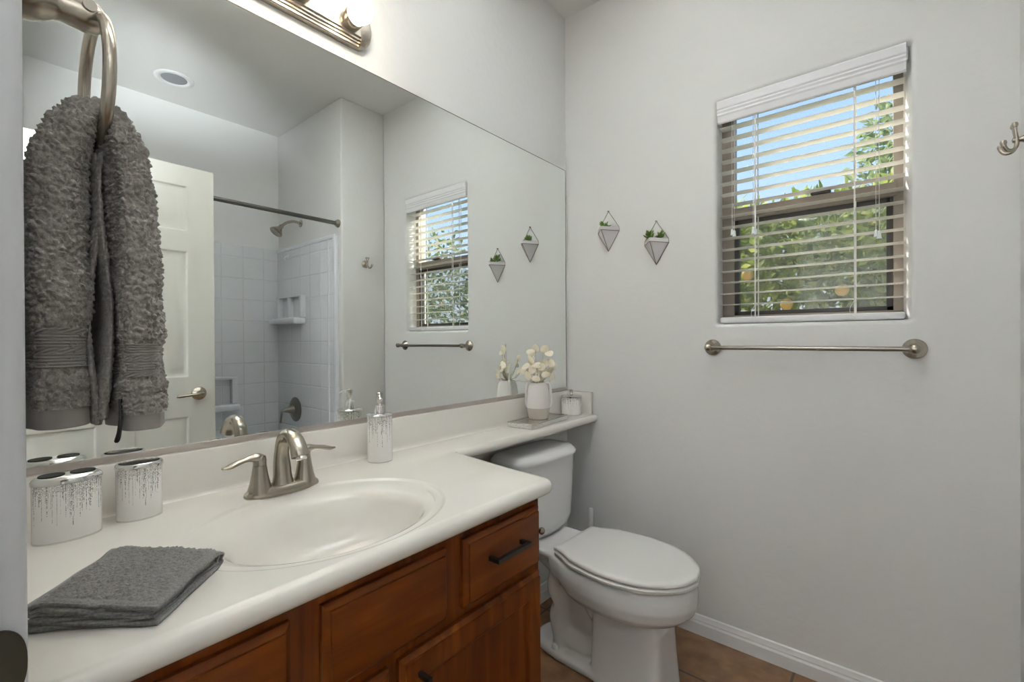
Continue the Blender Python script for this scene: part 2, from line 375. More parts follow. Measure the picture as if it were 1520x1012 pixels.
bm = NB()
for lo, hi in (((-.6, -1.45, 0), (-.5, -.10, ZC)), ((2.1, -1.45, 0), (2.2, -.10, ZC)), ((-.6, -1.5, 0), (2.2, -1.4, ZC)), ((-.6, -1.45, 2.5), (2.2, -.10, 2.6)), ((-.6, -.2, 0), (0, -.10, ZC))): box(bm, lo, hi)
struct('wall_hall_shield', bm, PAINT, smooth=False)  # unseen hall shell, added to keep sky light off the jamb
# baseboards
def baseboard(name, p0, p1, nrm):
    prof = [(0, 0), (.012, 0), (.012, .045), (.0085, .052), (.0085, .058), (.006, .064), (.0045, .074), (0, .078)]
    bm = NB(); n = Vector(nrm); rs = []
    for p in (p0, p1): rs.append([Vector(p) + n * d + Vector((0, 0, h)) for d, h in prof])
    rings(bm, rs); return struct(name, bm, PAINT_W, sharp=20)
baseboard('baseboard_back', (.0, YB, 0), (XR, YB, 0), (0, -1, 0))
baseboard('baseboard_left', (0, .955, 0), (0, YB, 0), (1, 0, 0))
baseboard('baseboard_right', (XR, YP, 0), (XR, YB, 0), (-1, 0, 0))

# doorway trim beside the lens: jamb, stop, casing and strike plate
trim = thing('trim_1', None, None, (.675, 0, 0), kind='structure')
bm = NB(); box(bm, (-.015, -.115, 0), (0, YF + .001, 2.05), .002); obj('door_jamb', bm, JAMB_SHADED, trim)
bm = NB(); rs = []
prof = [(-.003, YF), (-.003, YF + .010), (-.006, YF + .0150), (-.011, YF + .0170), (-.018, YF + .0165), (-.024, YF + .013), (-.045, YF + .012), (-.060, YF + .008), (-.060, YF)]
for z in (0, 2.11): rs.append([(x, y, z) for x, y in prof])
rings(bm, rs); obj('door_casing', bm, JAMB_SHADED, trim, sharp=60)
bm = NB(); plate = [(y, z) for y, z in superellipse(.0215, .031, 2.5, 40)]
rings(bm, [[(.0002, .0145 + y, .921 + z) for y, z in plate], [(.0026, .0145 + y, .921 + z) for y, z in plate]]); obj('strike_plate', bm, STRIKE, trim)

# ------------------------------------------------------------------ window
win = thing('window_1', None, None, (.985, YB + .09, OZ0), kind='structure')
def wpart(name, bm, m, parent=win, **k): return obj(name, xform(bm, Matrix.Translation((-.985, -YB - .09, -OZ0))), m, parent, **k)
y0, y1 = YB + .075, YB + .125
bm = NB()
for lo, hi in (((OX0, y0, OZ0), (OX0 + .044, y1, OZ1)), ((OX1 - .044, y0, OZ0), (OX1, y1, OZ1)), ((OX0, y0, OZ0), (OX1, y1, OZ0 + .035)), ((OX0, y0, OZ1 - .04), (OX1, y1, OZ1))): box(bm, lo, hi, .003)
wpart('window_frame', bm, ALU)
bm = NB(); box(bm, (OX0 + .04, y0 - .012, 1.650), (OX1 - .035, y1 - .012, 1.695), .004); wpart('meeting_rail', bm, ALU)
bm = NB()
for lo, hi in (((OX0 + .042, y0 + .006, OZ0 + .03), (OX0 + .060, y1 - .015, 1.66)), ((OX1 - .062, y0 + .006, OZ0 + .03), (OX1 - .042, y1 - .015, 1.66)), ((OX0 + .042, y0 + .006, OZ0 + .03), (OX1 - .042, y1 - .015, OZ0 + .05)), ((OX0 + .05, y0 + .006, 1.632), (OX1 - .05, y1 - .015, 1.652))): box(bm, lo, hi, .002)
wpart('lower_sash', bm, ALU_D)
bm = NB(); box(bm, (1.0, y0 - .022, 1.695), (1.06, y0, 1.703), .002); wpart('sash_lock', bm, ALU_D)
bm = NB(); box(bm, (OX0 + .04, y0 + .022, 1.69), (OX1 - .04, y0 + .026, OZ1 - .035)); wpart('upper_pane', bm, GLASS)
bm = NB(); box(bm, (OX0 + .055, y0 + .012, OZ0 + .045), (OX1 - .055, y0 + .016, 1.64)); wpart('lower_pane', bm, GLASS)
bm = NB(); box(bm, (OX0 + .055, y0 + .034, OZ0 + .045), (OX1 - .055, y0 + .035, 1.64)); wpart('insect_screen', bm, SCREEN)

# blind
bl = thing('window_blind', 'white two-inch slatted window blind lowered and open inside the window recess', 'blind', (.98, YB + .04, OZ0))
def bpart(name, bm, m, parent=bl, **k): return obj(name, xform(bm, Matrix.Translation((-.98, -YB - .04, -OZ0))), m, parent, **k)
prof = [(1.906, 2.104), (1.8945, 2.104), (1.891, 2.098), (1.893, 2.074), (1.8965, 2.069), (1.894, 2.063), (1.8975, 2.056), (1.8955, 2.049), (1.899, 2.043), (1.9015, 2.022), (1.905, 2.018), (1.911, 2.019), (1.911, 2.030)]
bm = NB(); rings(bm, [[(x, y, z) for y, z in prof] for x in (.700, 1.2605)]); box(bm, (1.2545, 1.8975, 2.022), (1.2600, 1.93, 2.100), .001); box(bm, (.7005, 1.8975, 2.022), (.706, 1.93, 2.100), .001); bpart('valance', bm, PLASTIC, sharp=22)
bm = NB(); box(bm, (.702, 1.917, 2.058), (1.266, 1.965, 2.100), .002); bpart('headrail', bm, PLASTIC)
bm = NB()
for k in range(17):
    z = 2.006 - k * .0432; rs = []
    for x in (.7035, 1.2575): rs.append([(x, y, z + .0016 * (1 - ((y - 1.940) / .025) ** 2) + dz) for y, dz in ((1.9155, 0), (1.92, .0014), (1.93, .0014), (1.94, .0014), (1.95, .0014), (1.96, .0014), (1.9645, 0), (1.96, -.0014), (1.95, -.0014), (1.94, -.0014), (1.93, -.0014), (1.92, -.0014))])
    rings(bm, rs)
bpart('slats', bm, SLAT, sharp=60)
bm = NB(); box(bm, (.7035, 1.914, 1.2425), (1.2575, 1.966, 1.2665), .007, 3); bpart('bottom_rail', bm, PLASTIC)
for x in (.829, 1.129):
    bm = NB()
    for y in (1.9135, 1.9665): box(bm, (x - .0022, y - .0005, 1.262), (x + .0022, y + .0005, 2.06))
    tube(bm, [(x, 1.9125, 1.262), (x - .004, 1.909, 1.250), (x, 1.9115, 1.244)], .001, 6)
    tube(bm, smooth_path([(x, 1.9125, 1.31), (x - .012, 1.9105, 1.285), (x - .011, 1.91, 1.262), (x - .002, 1.911, 1.254)], 5), .0009, 6)
    bpart('ladder_cord', bm, CORD)
for xs, ze in (((.751, .759), 1.585), ((.824, .833), 1.580), ((1.185, 1.1935), 1.515)):
    for j, x in enumerate(xs):
        zz = ze - j * .006; bm = NB(); tube(bm, [(x, 1.9085, 2.03), (x, 1.9085, zz + .02)], .0009, 6)
        c = bpart('pull_cord', bm, CORD)
        bm = NB(); lathe(bm, [(.0015, .024), (.0045, .020), (.005, .012), (.0058, .003), (.0068, 0)], (x, 1.9075, zz - .004), seg=12)
        t = bpart('tassel', bm, TASSEL, c); t['label'] = 'clear plastic cord tassel'

# ------------------------------------------------------------------ outdoors beyond the window
def leaf_cloud(bm, blobs, n, size, rnd):
    for _ in range(n):
        c, r = rnd.choice(blobs)
        while True:
            v = Vector((rnd.uniform(-1, 1), rnd.uniform(-1, 1), rnd.uniform(-1, 1)))
            if .25 < v.length < 1: break
        p = Vector(c) + Vector((v.x * r[0], v.y * r[1], v.z * r[2]))
        d = (v + Vector((rnd.gauss(0, .6), rnd.gauss(0, .6), rnd.gauss(-.25, .5)))).normalized(); s = size * rnd.uniform(.6, 1.3)
        a, b, _d = frame_of(d); q = rnd.uniform(0, pi); w = a * cos(q) + b * sin(q); nn = d.cross(w)
        b0 = bm.verts.new(p); l1 = bm.verts.new(p + d * s * .45 + w * s * .24 + nn * s * .06); tp = bm.verts.new(p + d * s); l2 = bm.verts.new(p + d * s * .45 - w * s * .24 + nn * s * .06); md = bm.verts.new(p + d * s * .5)
        for f in ((b0, l1, md), (md, l1, tp), (b0, md, l2), (md, tp, l2)): bm.faces.new(f)
def tree(name, label, loc, blobs, n, size, m, trunk_h, fruits=()):
    t = thing(name, label, 'tree', loc); rnd = random.Random(len(label))
    bm = NB(); leaf_cloud(bm, blobs, n, size, rnd); obj('foliage', bm, m, t, smooth=False)
    bm = NB(); tube(bm, smooth_path([(0, 0, -.1), (.04, .02, trunk_h * .5), (-.02, 0, trunk_h)], 6), [.09 - .03 * k / 12 for k in range(13)], 10)
    for k in range(5):
        a = k * 1.26; tube(bm, [(0, 0, trunk_h * .9), (cos(a) * .35, sin(a) * .35, trunk_h * 1.25), (cos(a) * .7, sin(a) * .7, trunk_h * 1.6)], [.045, .03, .012], 8)
    obj('trunk', bm, BARK, t)
    for q in fruits:
        bm = NB(); lathe(bm, [(.0, -.040), (.02, -.035), (.034, -.02), (.04, 0), (.034, .02), (.02, .035), (0, .040)], q, seg=16); obj('orange', bm, FRUIT, t)
    return t
GZ = -.15
tree('citrus_tree', 'low leafy citrus tree with oranges just outside the window', (.45, 4.35, GZ),
     [((0, 0, 1.5), (.9, .7, .75)), ((.9, .2, 1.45), (.8, .6, .85)), ((-.8, .3, 1.3), (.7, .6, .6)), ((.4, -.35, 1.9), (.6, .4, .5)), ((-.25, .1, 2.1), (.5, .4, .42)), ((.9, .2, 2.1), (.55, .4, .45)), ((0, .9, 1.4), (1.8, .5, 1.0)), ((0, 1.0, 1.7), (1.9, .5, .75))], 9000, .105, LEAF, 1.0,
     [(-.02, -.78, 1.78), (.22, -.78, 1.56), (-.28, -.82, 1.52), (.1, -.8, 1.25), (.52, -.72, 1.64)])
tree('tall_leafy_tree', 'taller green tree behind the citrus at the upper right of the window', (1.75, 6.6, GZ),
     [((0, 0, 3.0), (1.0, .8, 1.1)), ((-.45, -.2, 2.5), (.75, .7, .7)), ((.5, 0, 3.6), (.8, .7, .8)), ((-.35, 0, 3.45), (.5, .5, .55)), ((.1, 0, 4.1), (.55, .5, .4)), ((1.1, .2, 2.5), (.9, .8, .9))], 5200, .11, LEAF2, 1.8)
tree('garden_shrub', 'bushy shrub outside seen only through the reflected window', (4.5, 4.6, GZ),
     [((0, 0, 1.5), (1.2, .8, 1.0)), ((-1.0, .2, 1.3), (.8, .7, .9)), ((1.2, .3, 1.9), (1.1, .8, 1.1)), ((0, .4, 2.4), (.9, .6, .7))], 3600, .10, LEAF3, .8)
g_ = mat('garden_soil', (.42, .35, .25), .95, var=(3, (.30, .33, .14)))
struct('ground', box(NB(), (-12, 2.1, GZ - .1), (16, 24, GZ)), g_, smooth=False)
fence_m = mat('block_wall_stucco', (.55, .46, .38), .9, bump=(20, .4, .01))
o = obj('garden_wall', box(NB(), (-12, 8.6, GZ), (16, 8.8, 1.55), .01), fence_m); tag(o, 'tan stucco garden wall behind the trees outside the window', 'wall')

# ------------------------------------------------------------------ mirror
mir = thing('wall_mirror', 'large frameless vanity mirror on the left wall above the backsplash', 'mirror', (0, .96, .950))
bm = NB(); box(bm, (.001, -.930, .002), (.006, .925, 1.048)); obj('mirror_glass', bm, MIRROR, mir, smooth=False)
bm = NB(); box(bm, (.0005, -.930, -.0115), (.0085, .929, .003), .0015); box(bm, (.0005, .9252, -.0115), (.0075, .929, .30), .001); o = obj('mirror_channel', bm, mat('channel_metal', (.52, .47, .44), .4, .8), mir); o['label'] = 'thin metal channel under the mirror'
bm = NB(); box(bm, (.0005, -.930, 1.0478), (.0066, .926, 1.0498)); box(bm, (.0005, .9248, .0), (.0066, .9262, 1.0498)); obj('mirror_edge', bm, mat('mirror_edge_dark', (.10, .105, .10), .5), mir)

# ------------------------------------------------------------------ vanity cabinet
CXF, CY0, CY1, CZ1, ZK = .535, .03, .940, .797, .10
vn = thing('vanity_cabinet', 'cherry wood vanity cabinet with drawers and doors under the white countertop', 'cabinet', (.28, .485, 0))
def vpart(name, bm, m, parent=vn, **k): return obj(name, xform(bm, Matrix.Translation((-.28, -.485, 0))), m, parent, **k)
bm = NB()
box(bm, (.004, CY1 - .018, 0), (CXF, CY1, CZ1), .001); box(bm, (.004, CY0, 0), (CXF, CY0 + .018, CZ1), .001)
box(bm, (.004, CY0 + .018, ZK), (CXF - .02, CY1 - .018, ZK + .016)); box(bm, (.004, CY0 + .018, ZK), (.010, CY1 - .018, CZ1)); box(bm, (CXF - .075, CY0 + .018, 0), (CXF - .06, CY1 - .018, ZK))
vpart('carcass', bm, WOOD_V)
bm = NB()
for a, b in ((CY0, .062), (.303, .372), (.611, .678), (.905, CY1)): box(bm, (CXF - .02, a, ZK), (CXF, b, CZ1), .0008)
for a, b in ((.758, .7945), (.594, .640), (ZK, .128)):
    for c, d in ((.062, .303), (.372, .611), (.678, .905)): box(bm, (CXF - .02, c - .0005, a), (CXF - .0004, d + .0005, b))
box(bm, (CXF - .02, .468, .125), (CXF - .0002, .522, .598), .0008)
vpart('face_frame', bm, WOOD_V)
def profiled(bm, ya, yb, za, zb, x0=CXF, t=.019):
    """drawer front with a stepped, chamfered border"""
    def r(i, x): return [(x, ya + i, za + i), (x, yb - i, za + i), (x, yb - i, zb - i), (x, ya + i, zb - i)]
    rings(bm, [r(0, x0 + .0003), r(0, x0 + t * .45), r(.003, x0 + t * .62), r(.010, x0 + t * .80), r(.0105, x0 + t), r(.013, x0 + t + .0005)])
    return bm
def bar_pull(p0, p1, parent, nrm=Vector((1, 0, 0))):
    p0, p1 = Vector(p0), Vector(p1); d = (p1 - p0).normalized(); bm = NB(); h = .026; s = .0045
    side = d.cross(nrm)
    def blk(a, b, w):
        x = [a + side * sx1 * w + nrm * sn * w for sx1, sn in ((-1, -1), (1, -1), (1, 1), (-1, 1))]; y = [b + side * sx1 * w + nrm * sn * w for sx1, sn in ((-1, -1), (1, -1), (1, 1), (-1, 1))]
        rings(bm, [x, y])
    top0 = p0 + nrm * h; top1 = p1 + nrm * h
    blk(top0 - d * s, top1 + d * s, s)
    def leg(a):
        x = [a + side * i * s + d * j * s for i, j in ((-1, -1), (1, -1), (1, 1), (-1, 1))]; y = [q + nrm * h for q in x]; rings(bm, [x, y])
    leg(p0); leg(p1)
    bmesh.ops.translate(bm, vec=(-.28, -.485, 0), verts=bm.verts)
    o = obj('handle', bm, BLACKM, parent, sharp=30); o['label'] = 'black bar handle'; return o
XF = CXF + .019
d1 = vpart('drawer', profiled(NB(), .667, .928, .627, .770), WOOD_H); d1['label'] = 'right drawer front with a black bar handle'
bar_pull((XF, .738, .7105), (XF, .845, .7105), d1)
d2 = vpart('drawer', profiled(NB(), .045, .312, .627, .770), WOOD_H)
bar_pull((XF, .125, .7105), (XF, .232, .7105), d2)
p_ = vpart('false_front', profiled(NB(), .362, .621, .627, .770), WOOD_H); p_['label'] = 'blank panel in front of the sink'
def cab_door(ya, yb, za, zb, pull_y):
    x0 = CXF; t = .019; w = .058; bm = NB()
    def r(i, x): return [(x, ya + i, za + i), (x, yb - i, za + i), (x, yb - i, zb - i), (x, ya + i, zb - i)]
    rings(bm, [r(0, x0 + .0003), r(0, x0 + t * .45), r(.003, x0 + t * .62), r(.009, x0 + t * .78), r(.0095, x0 + t), r(w - .008, x0 + t), r(w - .003, x0 + t - .003), r(w, x0 + t - .008), r(w + .004, x0 + t - .009)])
    d = vpart('door', bm, WOOD_V); bar_pull((XF, pull_y, .47), (XF, pull_y, .566), d); return d
cab_door(.045, .484, .115, .606, .450); cab_door(.506, .931, .115, .606, .545)

# countertop: one slab with an integral oval basin and a narrow banjo shelf over the toilet
ct = thing('countertop', 'cream white cultured marble countertop with built-in oval sink and shelf over the toilet', 'countertop', (.28, .485, ZT))
def cpart(name, bm, m, parent=ct, **k): return obj(name, xform(bm, Matrix.Translation((-.28, -.485, -ZT))), m, parent, **k)
FX, EY, SX, RN = .578, .972, .180, .019
R_ = RN
outl = [(.001, .023), (FX, .023)] + round_corner((FX, .02), (FX, EY - .012), (.2, EY + .012), .030, 8) + [(.40, EY)] + round_corner((.4, EY), (SX, EY + .030), (SX, 1.5), .012, 6) + [(SX - .004, 1.5), (SX - .010, 1.898), (.001, 1.898)]
SC, SA, SB = (.352, .480), .200, .250
def ell(a, b, z, cx=SC[0], cy=SC[1], n=96, e=2.0): return [(cx + x, cy + y, ZT + z) for x, y in superellipse(a, b, e, n)]
bm = NB()
basin = [ell(SA + .006, SB + .006, 0), ell(SA + .002, SB + .002, -.0008), ell(SA - .002, SB - .002, -.0036), ell(SA - .007, SB - .007, -.0048), ell(SA - .020, SB - .022, -.0056, .354), ell(.176, .226, -.0068, .358), ell(.160, .205, -.010, .364), ell(.150, .192, -.018, .368), ell(.142, .182, -.034, .370), ell(.128, .165, -.070, .370), ell(.108, .140, -.100, .368), ell(.075, .098, -.120, .366), ell(.035, .045, -.128, .364), ell(.004, .005, -.130, .364)]
vr = rings(bm, basin, True, False, True)
# top face with the hole, then the rounded nose rolled down round the outline
L = []
for k in range(9):
    q = k / 8 * pi; L.append((R_ * (1 - sin(q)) if True else 0, -R_ * (1 - cos(q))))
L = [(R_ * (1 - sin(k / 8 * pi)), -R_ * (1 - cos(k / 8 * pi))) for k in range(9)]
lr = []
for ins, dz in L: lr.append([bm.verts.new((x, y, ZT + dz)) for x, y in offset_poly(outl, ins)])
n = len(outl)
for a, b in zip(lr, lr[1:]):
    for i in range(n): bm.faces.new((a[i], a[(i + 1) % n], b[(i + 1) % n], b[i]))
ie = [bm.edges.get((vr[0][i], vr[0][(i + 1) % 96])) for i in range(96)]; oe = [bm.edges.get((lr[0][i], lr[0][(i + 1) % n])) for i in range(n)]
bmesh.ops.triangle_fill(bm, use_beauty=True, edges=ie + oe)
basin2 = [ell(.1475, .192, -2 * R_, .368)]
v2 = [bm.verts.new(p) for p in basin2[0]]; e2 = [bm.edges.new((v2[i], v2[(i + 1) % 96])) for i in range(96)]
oe = [bm.edges.get((lr[-1][i], lr[-1][(i + 1) % n])) for i in range(n)]
bmesh.ops.triangle_fill(bm, use_beauty=True, edges=e2 + oe)
outer = [v2]
for a, b, z in ((.1445, .187, -.0395), (.140, .178, -.078), (.125, .16, -.112), (.09, .11, -.134), (.004, .005, -.142)):
    outer.append([bm.verts.new(p) for p in ell(a, b, z, .368)])
for a, b in zip(outer, outer[1:]):
    for i in range(96): bm.faces.new((a[i], a[(i + 1) % 96], b[(i + 1) % 96], b[i]))
bm.faces.new(outer[-1])
slab = cpart('counter_slab', bm, MARBLE, sharp=40)
bm = NB(); lathe(bm, [(.0, 0), (.021, 0), (.023, .0015), (.021, .003), (.016, .002), (.0, .0015)], (.364, .482, ZT - .1295)); cpart('drain', bm, NICKEL)
bm = NB(); rs = []
for y in (.023, 1.898): rs.append([(.0015, y, ZT - .001), (.030, y, ZT - .001), (.0245, y, ZT + .002), (.0215, y, ZT + .008), (.020, y, ZT + .016), (.020, y, ZT + .099), (.0185, y, ZT + .102), (.0015, y, ZT + .102)])
rings(bm, rs); cpart('backsplash', bm, MARBLE, sharp=40)
bm = NB(); box(bm, (.0205, 1.879, ZT - .001), (.146, 1.8985, ZT + .100), .002); cpart('side_splash', bm, MARBLE)

# ------------------------------------------------------------------ faucet
fa = thing('faucet', 'brushed nickel two-handle bathroom faucet behind the oval sink', 'faucet', (.132, .485, ZT - .002))
bm = NB(); pl = superellipse(.028, .082, 2.8, 48)
def sc(k, z, kx=None): return [(x * (kx or k), y * k, z) for x, y in pl]
rings(bm, [sc(1.0, 0), sc(1.02, .004), sc(1.0, .010), sc(.93, .016, .9), sc(.85, .019, .78), sc(.5, .020, .4)]); obj('base_plate', bm, NICKEL, fa, sharp=40)
sp = smooth_path([(.0, 0, .012), (-.004, 0, .05), (-.006, 0, .085), (.004, 0, .120), (.030, 0, .1375), (.058, 0, .131), (.078, 0, .112), (.088, 0, .094)], 6)
rad = [interp([(0, .025), (.12, .0200), (.35, .0160), (.6, .0162), (.8, .0185), (1, .0200)], k / (len(sp) - 1)) for k in range(len(sp))]
fl = [interp([(0, .9), (.35, .85), (.6, .75), (.8, .72), (1, .80)], k / (len(sp) - 1)) for k in range(len(sp))]
bm = NB(); tube(bm, sp, rad, 24, fl, up=(1, 0, 0)); spout = obj('spout', bm, NICKEL, fa, sharp=50)
bm = NB(); d = (sp[-1] - sp[-2]).normalized(); lathe(bm, [(.012, -.002), (.012, .006), (.009, .008)], sp[-1], d, 20); obj('aerator', bm, CHROME, spout)
bm = NB(); tube(bm, [(-.024, 0, .015), (-.024, 0, .066)], .0022, 8); lathe(bm, [(.0, .0), (.004, .001), (.005, .005), (.003, .009), (0, .010)], (-.024, 0, .064), seg=12); obj('lift_rod', bm, NICKEL, fa)
for s in (-1, 1):
    y = s * .051; bm = NB()
    lathe(bm, [(.026, .010), (.0245, .018), (.021, .030), (.017, .050), (.0143, .068), (.0138, .071)], (0, y, 0), seg=28); hb = obj('handle_hub', bm, NICKEL, fa, sharp=40)
    bm = NB(); pts = smooth_path([(0, y - s * .010, .084), (0, y + s * .006, .0885), (.0, y + s * .024, .089), (.001, y + s * .045, .085), (.003, y + s * .064, .0795), (.004, y + s * .078, .079)], 5); k = len(pts) - 1
    tube(bm, pts, [interp([(0, .008), (.2, .0125), (.45, .0085), (.75, .0105), (.95, .006), (1, .002)], i / k) for i in range(k + 1)], 16, [interp([(0, .9), (.25, .8), (.5, .6), (1, .42)], i / k) for i in range(k + 1)], up=(0, 0, 1))
    lathe(bm, [(.0138, .0715), (.0138, .083), (.0125, .090), (.008, .0935), (0, .0945)], (0, y, 0), seg=28)
    obj('lever', bm, NICKEL, hb, sharp=50)

# ------------------------------------------------------------------ counter accessories
def scaled(poly, k): return [(x * k, y * k) for x, y in poly]
def tooth_set(name, label, cat, loc, a, b, e, H, m, slots, rz=0):
    t = thing(name, label, cat, loc, rz); P = superellipse(b, a, e, 56); bm = NB()
    def rg(k, z): return [(x * k, y * k, z) for x, y in P]
    rings(bm, [rg(.95, 0), rg(.985, .0015), rg(.99, .004), rg(.99, H - .001), rg(.93, H)]); obj('body', bm, m, t, sharp=40)
    bm = NB(); rings(bm, [rg(.97, -.0005), rg(1.0, 0), rg(1.0, .003), rg(.97, .0035)]); o = obj('base_ring', bm, CHROME, t); o.location.z = -.0005
    return t, rg, P
# toothbrush holder: chrome cap with two openings
t, rg, P = tooth_set('toothbrush_holder', 'oval toothbrush holder with two slots, white with silver flecks, leftmost on the counter', 'toothbrush holder', (.093, .125, ZT + .0006), .0465, .0310, 2.15, .102, GLIT, 2)
bm = NB(); rings(bm, [rg(1.0, .100), rg(1.03, .101), rg(1.03, .105), rg(.98, .109), rg(.86, .1125), rg(.8, .113), rg(.05, .1135)]); cap = obj('cap', bm, CHROME, t, sharp=35)
for s in (-1, 1):
    bm = NB(); q = superellipse(.0175, .0175, 2, 28); rings(bm, [[(x, y + s * .0205, .1125) for x, y in q], [(x, y + s * .0205, .1145) for x, y in q]]); o = obj('opening', bm, DARK, cap)
# tumbler
t, rg, P = tooth_set('tumbler', 'white tumbler cup with silver flecks and chrome rim, right of the toothbrush holder', 'cup', (.073, .231, ZT + .0006), .0370, .0305, 2.15, .102, GLIT, 0)
bm = NB(); rings(bm, [rg(1.0, .099), rg(1.04, .100), rg(1.05, .103), rg(1.02, .107), rg(.95, .1095), rg(.88, .1090), rg(.86, .105), rg(.86, .0965)], True, False, False); obj('rim', bm, CHROME, t)
bm = NB(); rings(bm, [rg(.87, .1025), rg(.87, .1032)]); obj('inside', bm, DARK, t)
# soap dispenser
so = thing('soap_dispenser', 'white soap dispenser with silver flecks and chrome pump by the mirror', 'soap dispenser', (.086, .780, ZT + .0006))
bm = NB(); lathe(bm, [(.0335, 0), (.035, .002), (.035, .129), (.033, .130)], seg=40); obj('body', bm, GLIT_S, so)
bm = NB(); lathe(bm, [(.0352, .0), (.0355, .001), (.0352, .003)], seg=40); obj('base_ring', bm, CHROME, so)
bm = NB(); lathe(bm, [(.035, .1285), (.0375, .1305), (.037, .134), (.033, .1365), (.020, .138), (.0145, .1385)], seg=40); obj('collar_ring', bm, CHROME, so)
bm = NB(); lathe(bm, [(.0145, .138), (.0145, .159), (.013, .161), (.0078, .162), (.0076, .172), (.0092, .174), (.0096, .196), (.008, .1975)], seg=28)
sd = Vector((.84, -.54, 0)); tube(bm, [Vector((0, 0, .190)), sd * .014 + Vector((0, 0, .1905)), sd * .026 + Vector((0, 0, .188)), sd * .031 + Vector((0, 0, .183))], [.0042, .0040, .0034, .0030], 12); obj('pump', bm, CHROME, so, sharp=40)
# tray, vase, dried stems
tr = thing('tray', 'low rectangular tray with mirrored rim under the white vase', 'tray', (.092, 1.545, ZT + .0006), radians(5))
def rr(a, b, z): return [(x, y, z) for i_ in range(4) for x, y in round_corner(*[[(-a, -b), (a, -b), (a, b), (-a, b)][(i_ + k_) % 4] for k_ in (-1, 0, 1)], .004, 3)]
bm = NB(); rings(bm, [rr(.058, .140, 0), rr(.060, .142, .002), rr(.060, .142, .0175)]); obj('tray_body', bm, MOSAIC, tr)
bm = NB(); rings(bm, [rr(.0605, .1425, .0176), rr(.0610, .143, .0200), rr(.060, .142, .0215), rr(.052, .134, .0215), rr(.050, .132, .0195)], True, True, False); rings(bm, [rr(.050, .132, .0195), rr(.05, .132, .0184)]); obj('tray_rim', bm, TRAYMIR, tr)
va = thing('vase', 'white two-handled ceramic vase with bare clay base standing on the tray', 'vase', (.090, 1.545, ZT + .0196), radians(38))
bm = NB(); lathe(bm, [(.036, 0), (.040, .003), (.0455, .030), (.0475, .044), (.0475, .0465)], seg=40); obj('clay_base', bm, CERAM_B, va)
bm = NB(); lathe(bm, [(.0475, .0462), (.0478, .052), (.047, .075), (.0445, .105), (.041, .128), (.037, .140), (.034, .144), (.0335, .150), (.0305, .150), (.030, .140), (.034, .12), (.04, .08), (.02, .06), (0, .06)], seg=40); obj('body', bm, CERAM, va, sharp=50)
for s in (-1, 1):
    bm = NB(); pts = smooth_path([(s * .030, 0, .146), (s * .040, 0, .1475), (s * .0475, 0, .138), (s * .0505, 0, .105), (s * .0515, 0, .070), (s * .046, 0, .050)], 6); tube(bm, pts, .0062, 12, 1.3, up=(0, 1, 0)); obj('handle', bm, CERAM, va)
fl_ = thing('dried_flower_bunch', 'bunch of cream dried papery seed-disc stems standing in the white vase', 'flowers', (.090, 1.545, ZT + .118))
rnd = random.Random(11)
# direction helpers: r = towards the picture's right, n = towards the doorway
RV = Vector((.769, .639, 0)); NV = Vector((.639, -.769, 0))
stems = [((-.030, -.008, .062), 'a'), ((-.012, .01, .190), 'b'), ((.030, 0, .150), 'c'), ((.045, .01, .125), 'd'), ((-.05, -.02, .085), 'e'), ((.02, .03, .09), 'f'), ((-.06, -.06, .08), 'g'), ((.04, -.05, .10), 'h')]
discs = [(-.030, .02, .176, 1), (-.012, .01, .190, 1), (.024, .015, .190, 1), (.046, .02, .172, 1), (-.030, .02, .138, 1), (.026, .02, .130, 1), (.054, .01, .130, 1), (-.006, .03, .124, 0), (.012, .035, .116, 0), (-.026, .03, .104, 0), (-.060, .015, .100, 0), (-.044, .045, .080, 1), (-.010, .05, .070, 1), (.028, .045, .086, 1), (.006, .02, .100, 0), (.066, -.02, .112, 0), (.062, -.03, .070, 0), (-.065, -.04, .095, 0), (-.025, -.05, .15, 0), (.015, -.05, .12, 0), (-.022, .0, .112, 0), (.046, -.01, .098, 0), (-.10, -.05, .075, 1), (.02, -.07, .09, 0), (-.055, .03, .118, 0)]
bm = NB()
for r, nn, z, k in discs:
    e = RV * r + NV * nn * .9 + Vector((0, 0, z)); tube(bm, smooth_path([(0, 0, -.06), (e.x * .25, e.y * .25, .045), e * .7, e], 4), .0009, 6)
obj('stems', bm, STEM, fl_)
for r, nn, z, k in discs:
    c = RV * r + NV * nn * .9 + Vector((0, 0, z)); q = (NV * .9 + RV * rnd.uniform(-.5, .5) + Vector((0, 0, rnd.uniform(-.3, .7)))).normalized()
    a, b, d = frame_of(q); ro = rnd.uniform(0, pi); a, b = a * cos(ro) + b * sin(ro), b * cos(ro) - a * sin(ro); R1, R2 = rnd.uniform(.0165, .021), rnd.uniform(.0125, .016)
    bm = NB(); rs = []
    for f, h in ((.02, .0016), (.6, .0012), (.93, .0006), (1, 0), (.93, -.0006), (.6, -.0002), (.02, .0001)):
        rs.append([c + a * (R1 * f * cos(w) * (1 + .12 * cos(w))) + b * (R2 * f * sin(w)) + d * (h + .002 * sin(2 * w) * f) for w in [2 * pi * i / 18 for i in range(18)]])
    rings(bm, rs); obj('seed_disc', bm, PETAL2 if k else PETAL, fl_)
# canister
ca = thing('canister', 'round lidded white canister with silver flecks in the corner by the side splash', 'jar', (.073, 1.826, ZT + .0006))
bm = NB(); lathe(bm, [(.0455, 0), (.047, .002), (.047, .078), (.045, .079)], seg=44); obj('body', bm, GLIT_C, ca)
bm = NB(); lathe(bm, [(.046, .0785), (.0492, .0795), (.0495, .084), (.047, .087), (.025, .0915), (.006, .093), (.0045, .097), (.0075, .1005), (.0095, .106), (.0085, .112), (.004, .1155), (0, .116)], seg=44); obj('lid', bm, CHROME, ca, sharp=40)

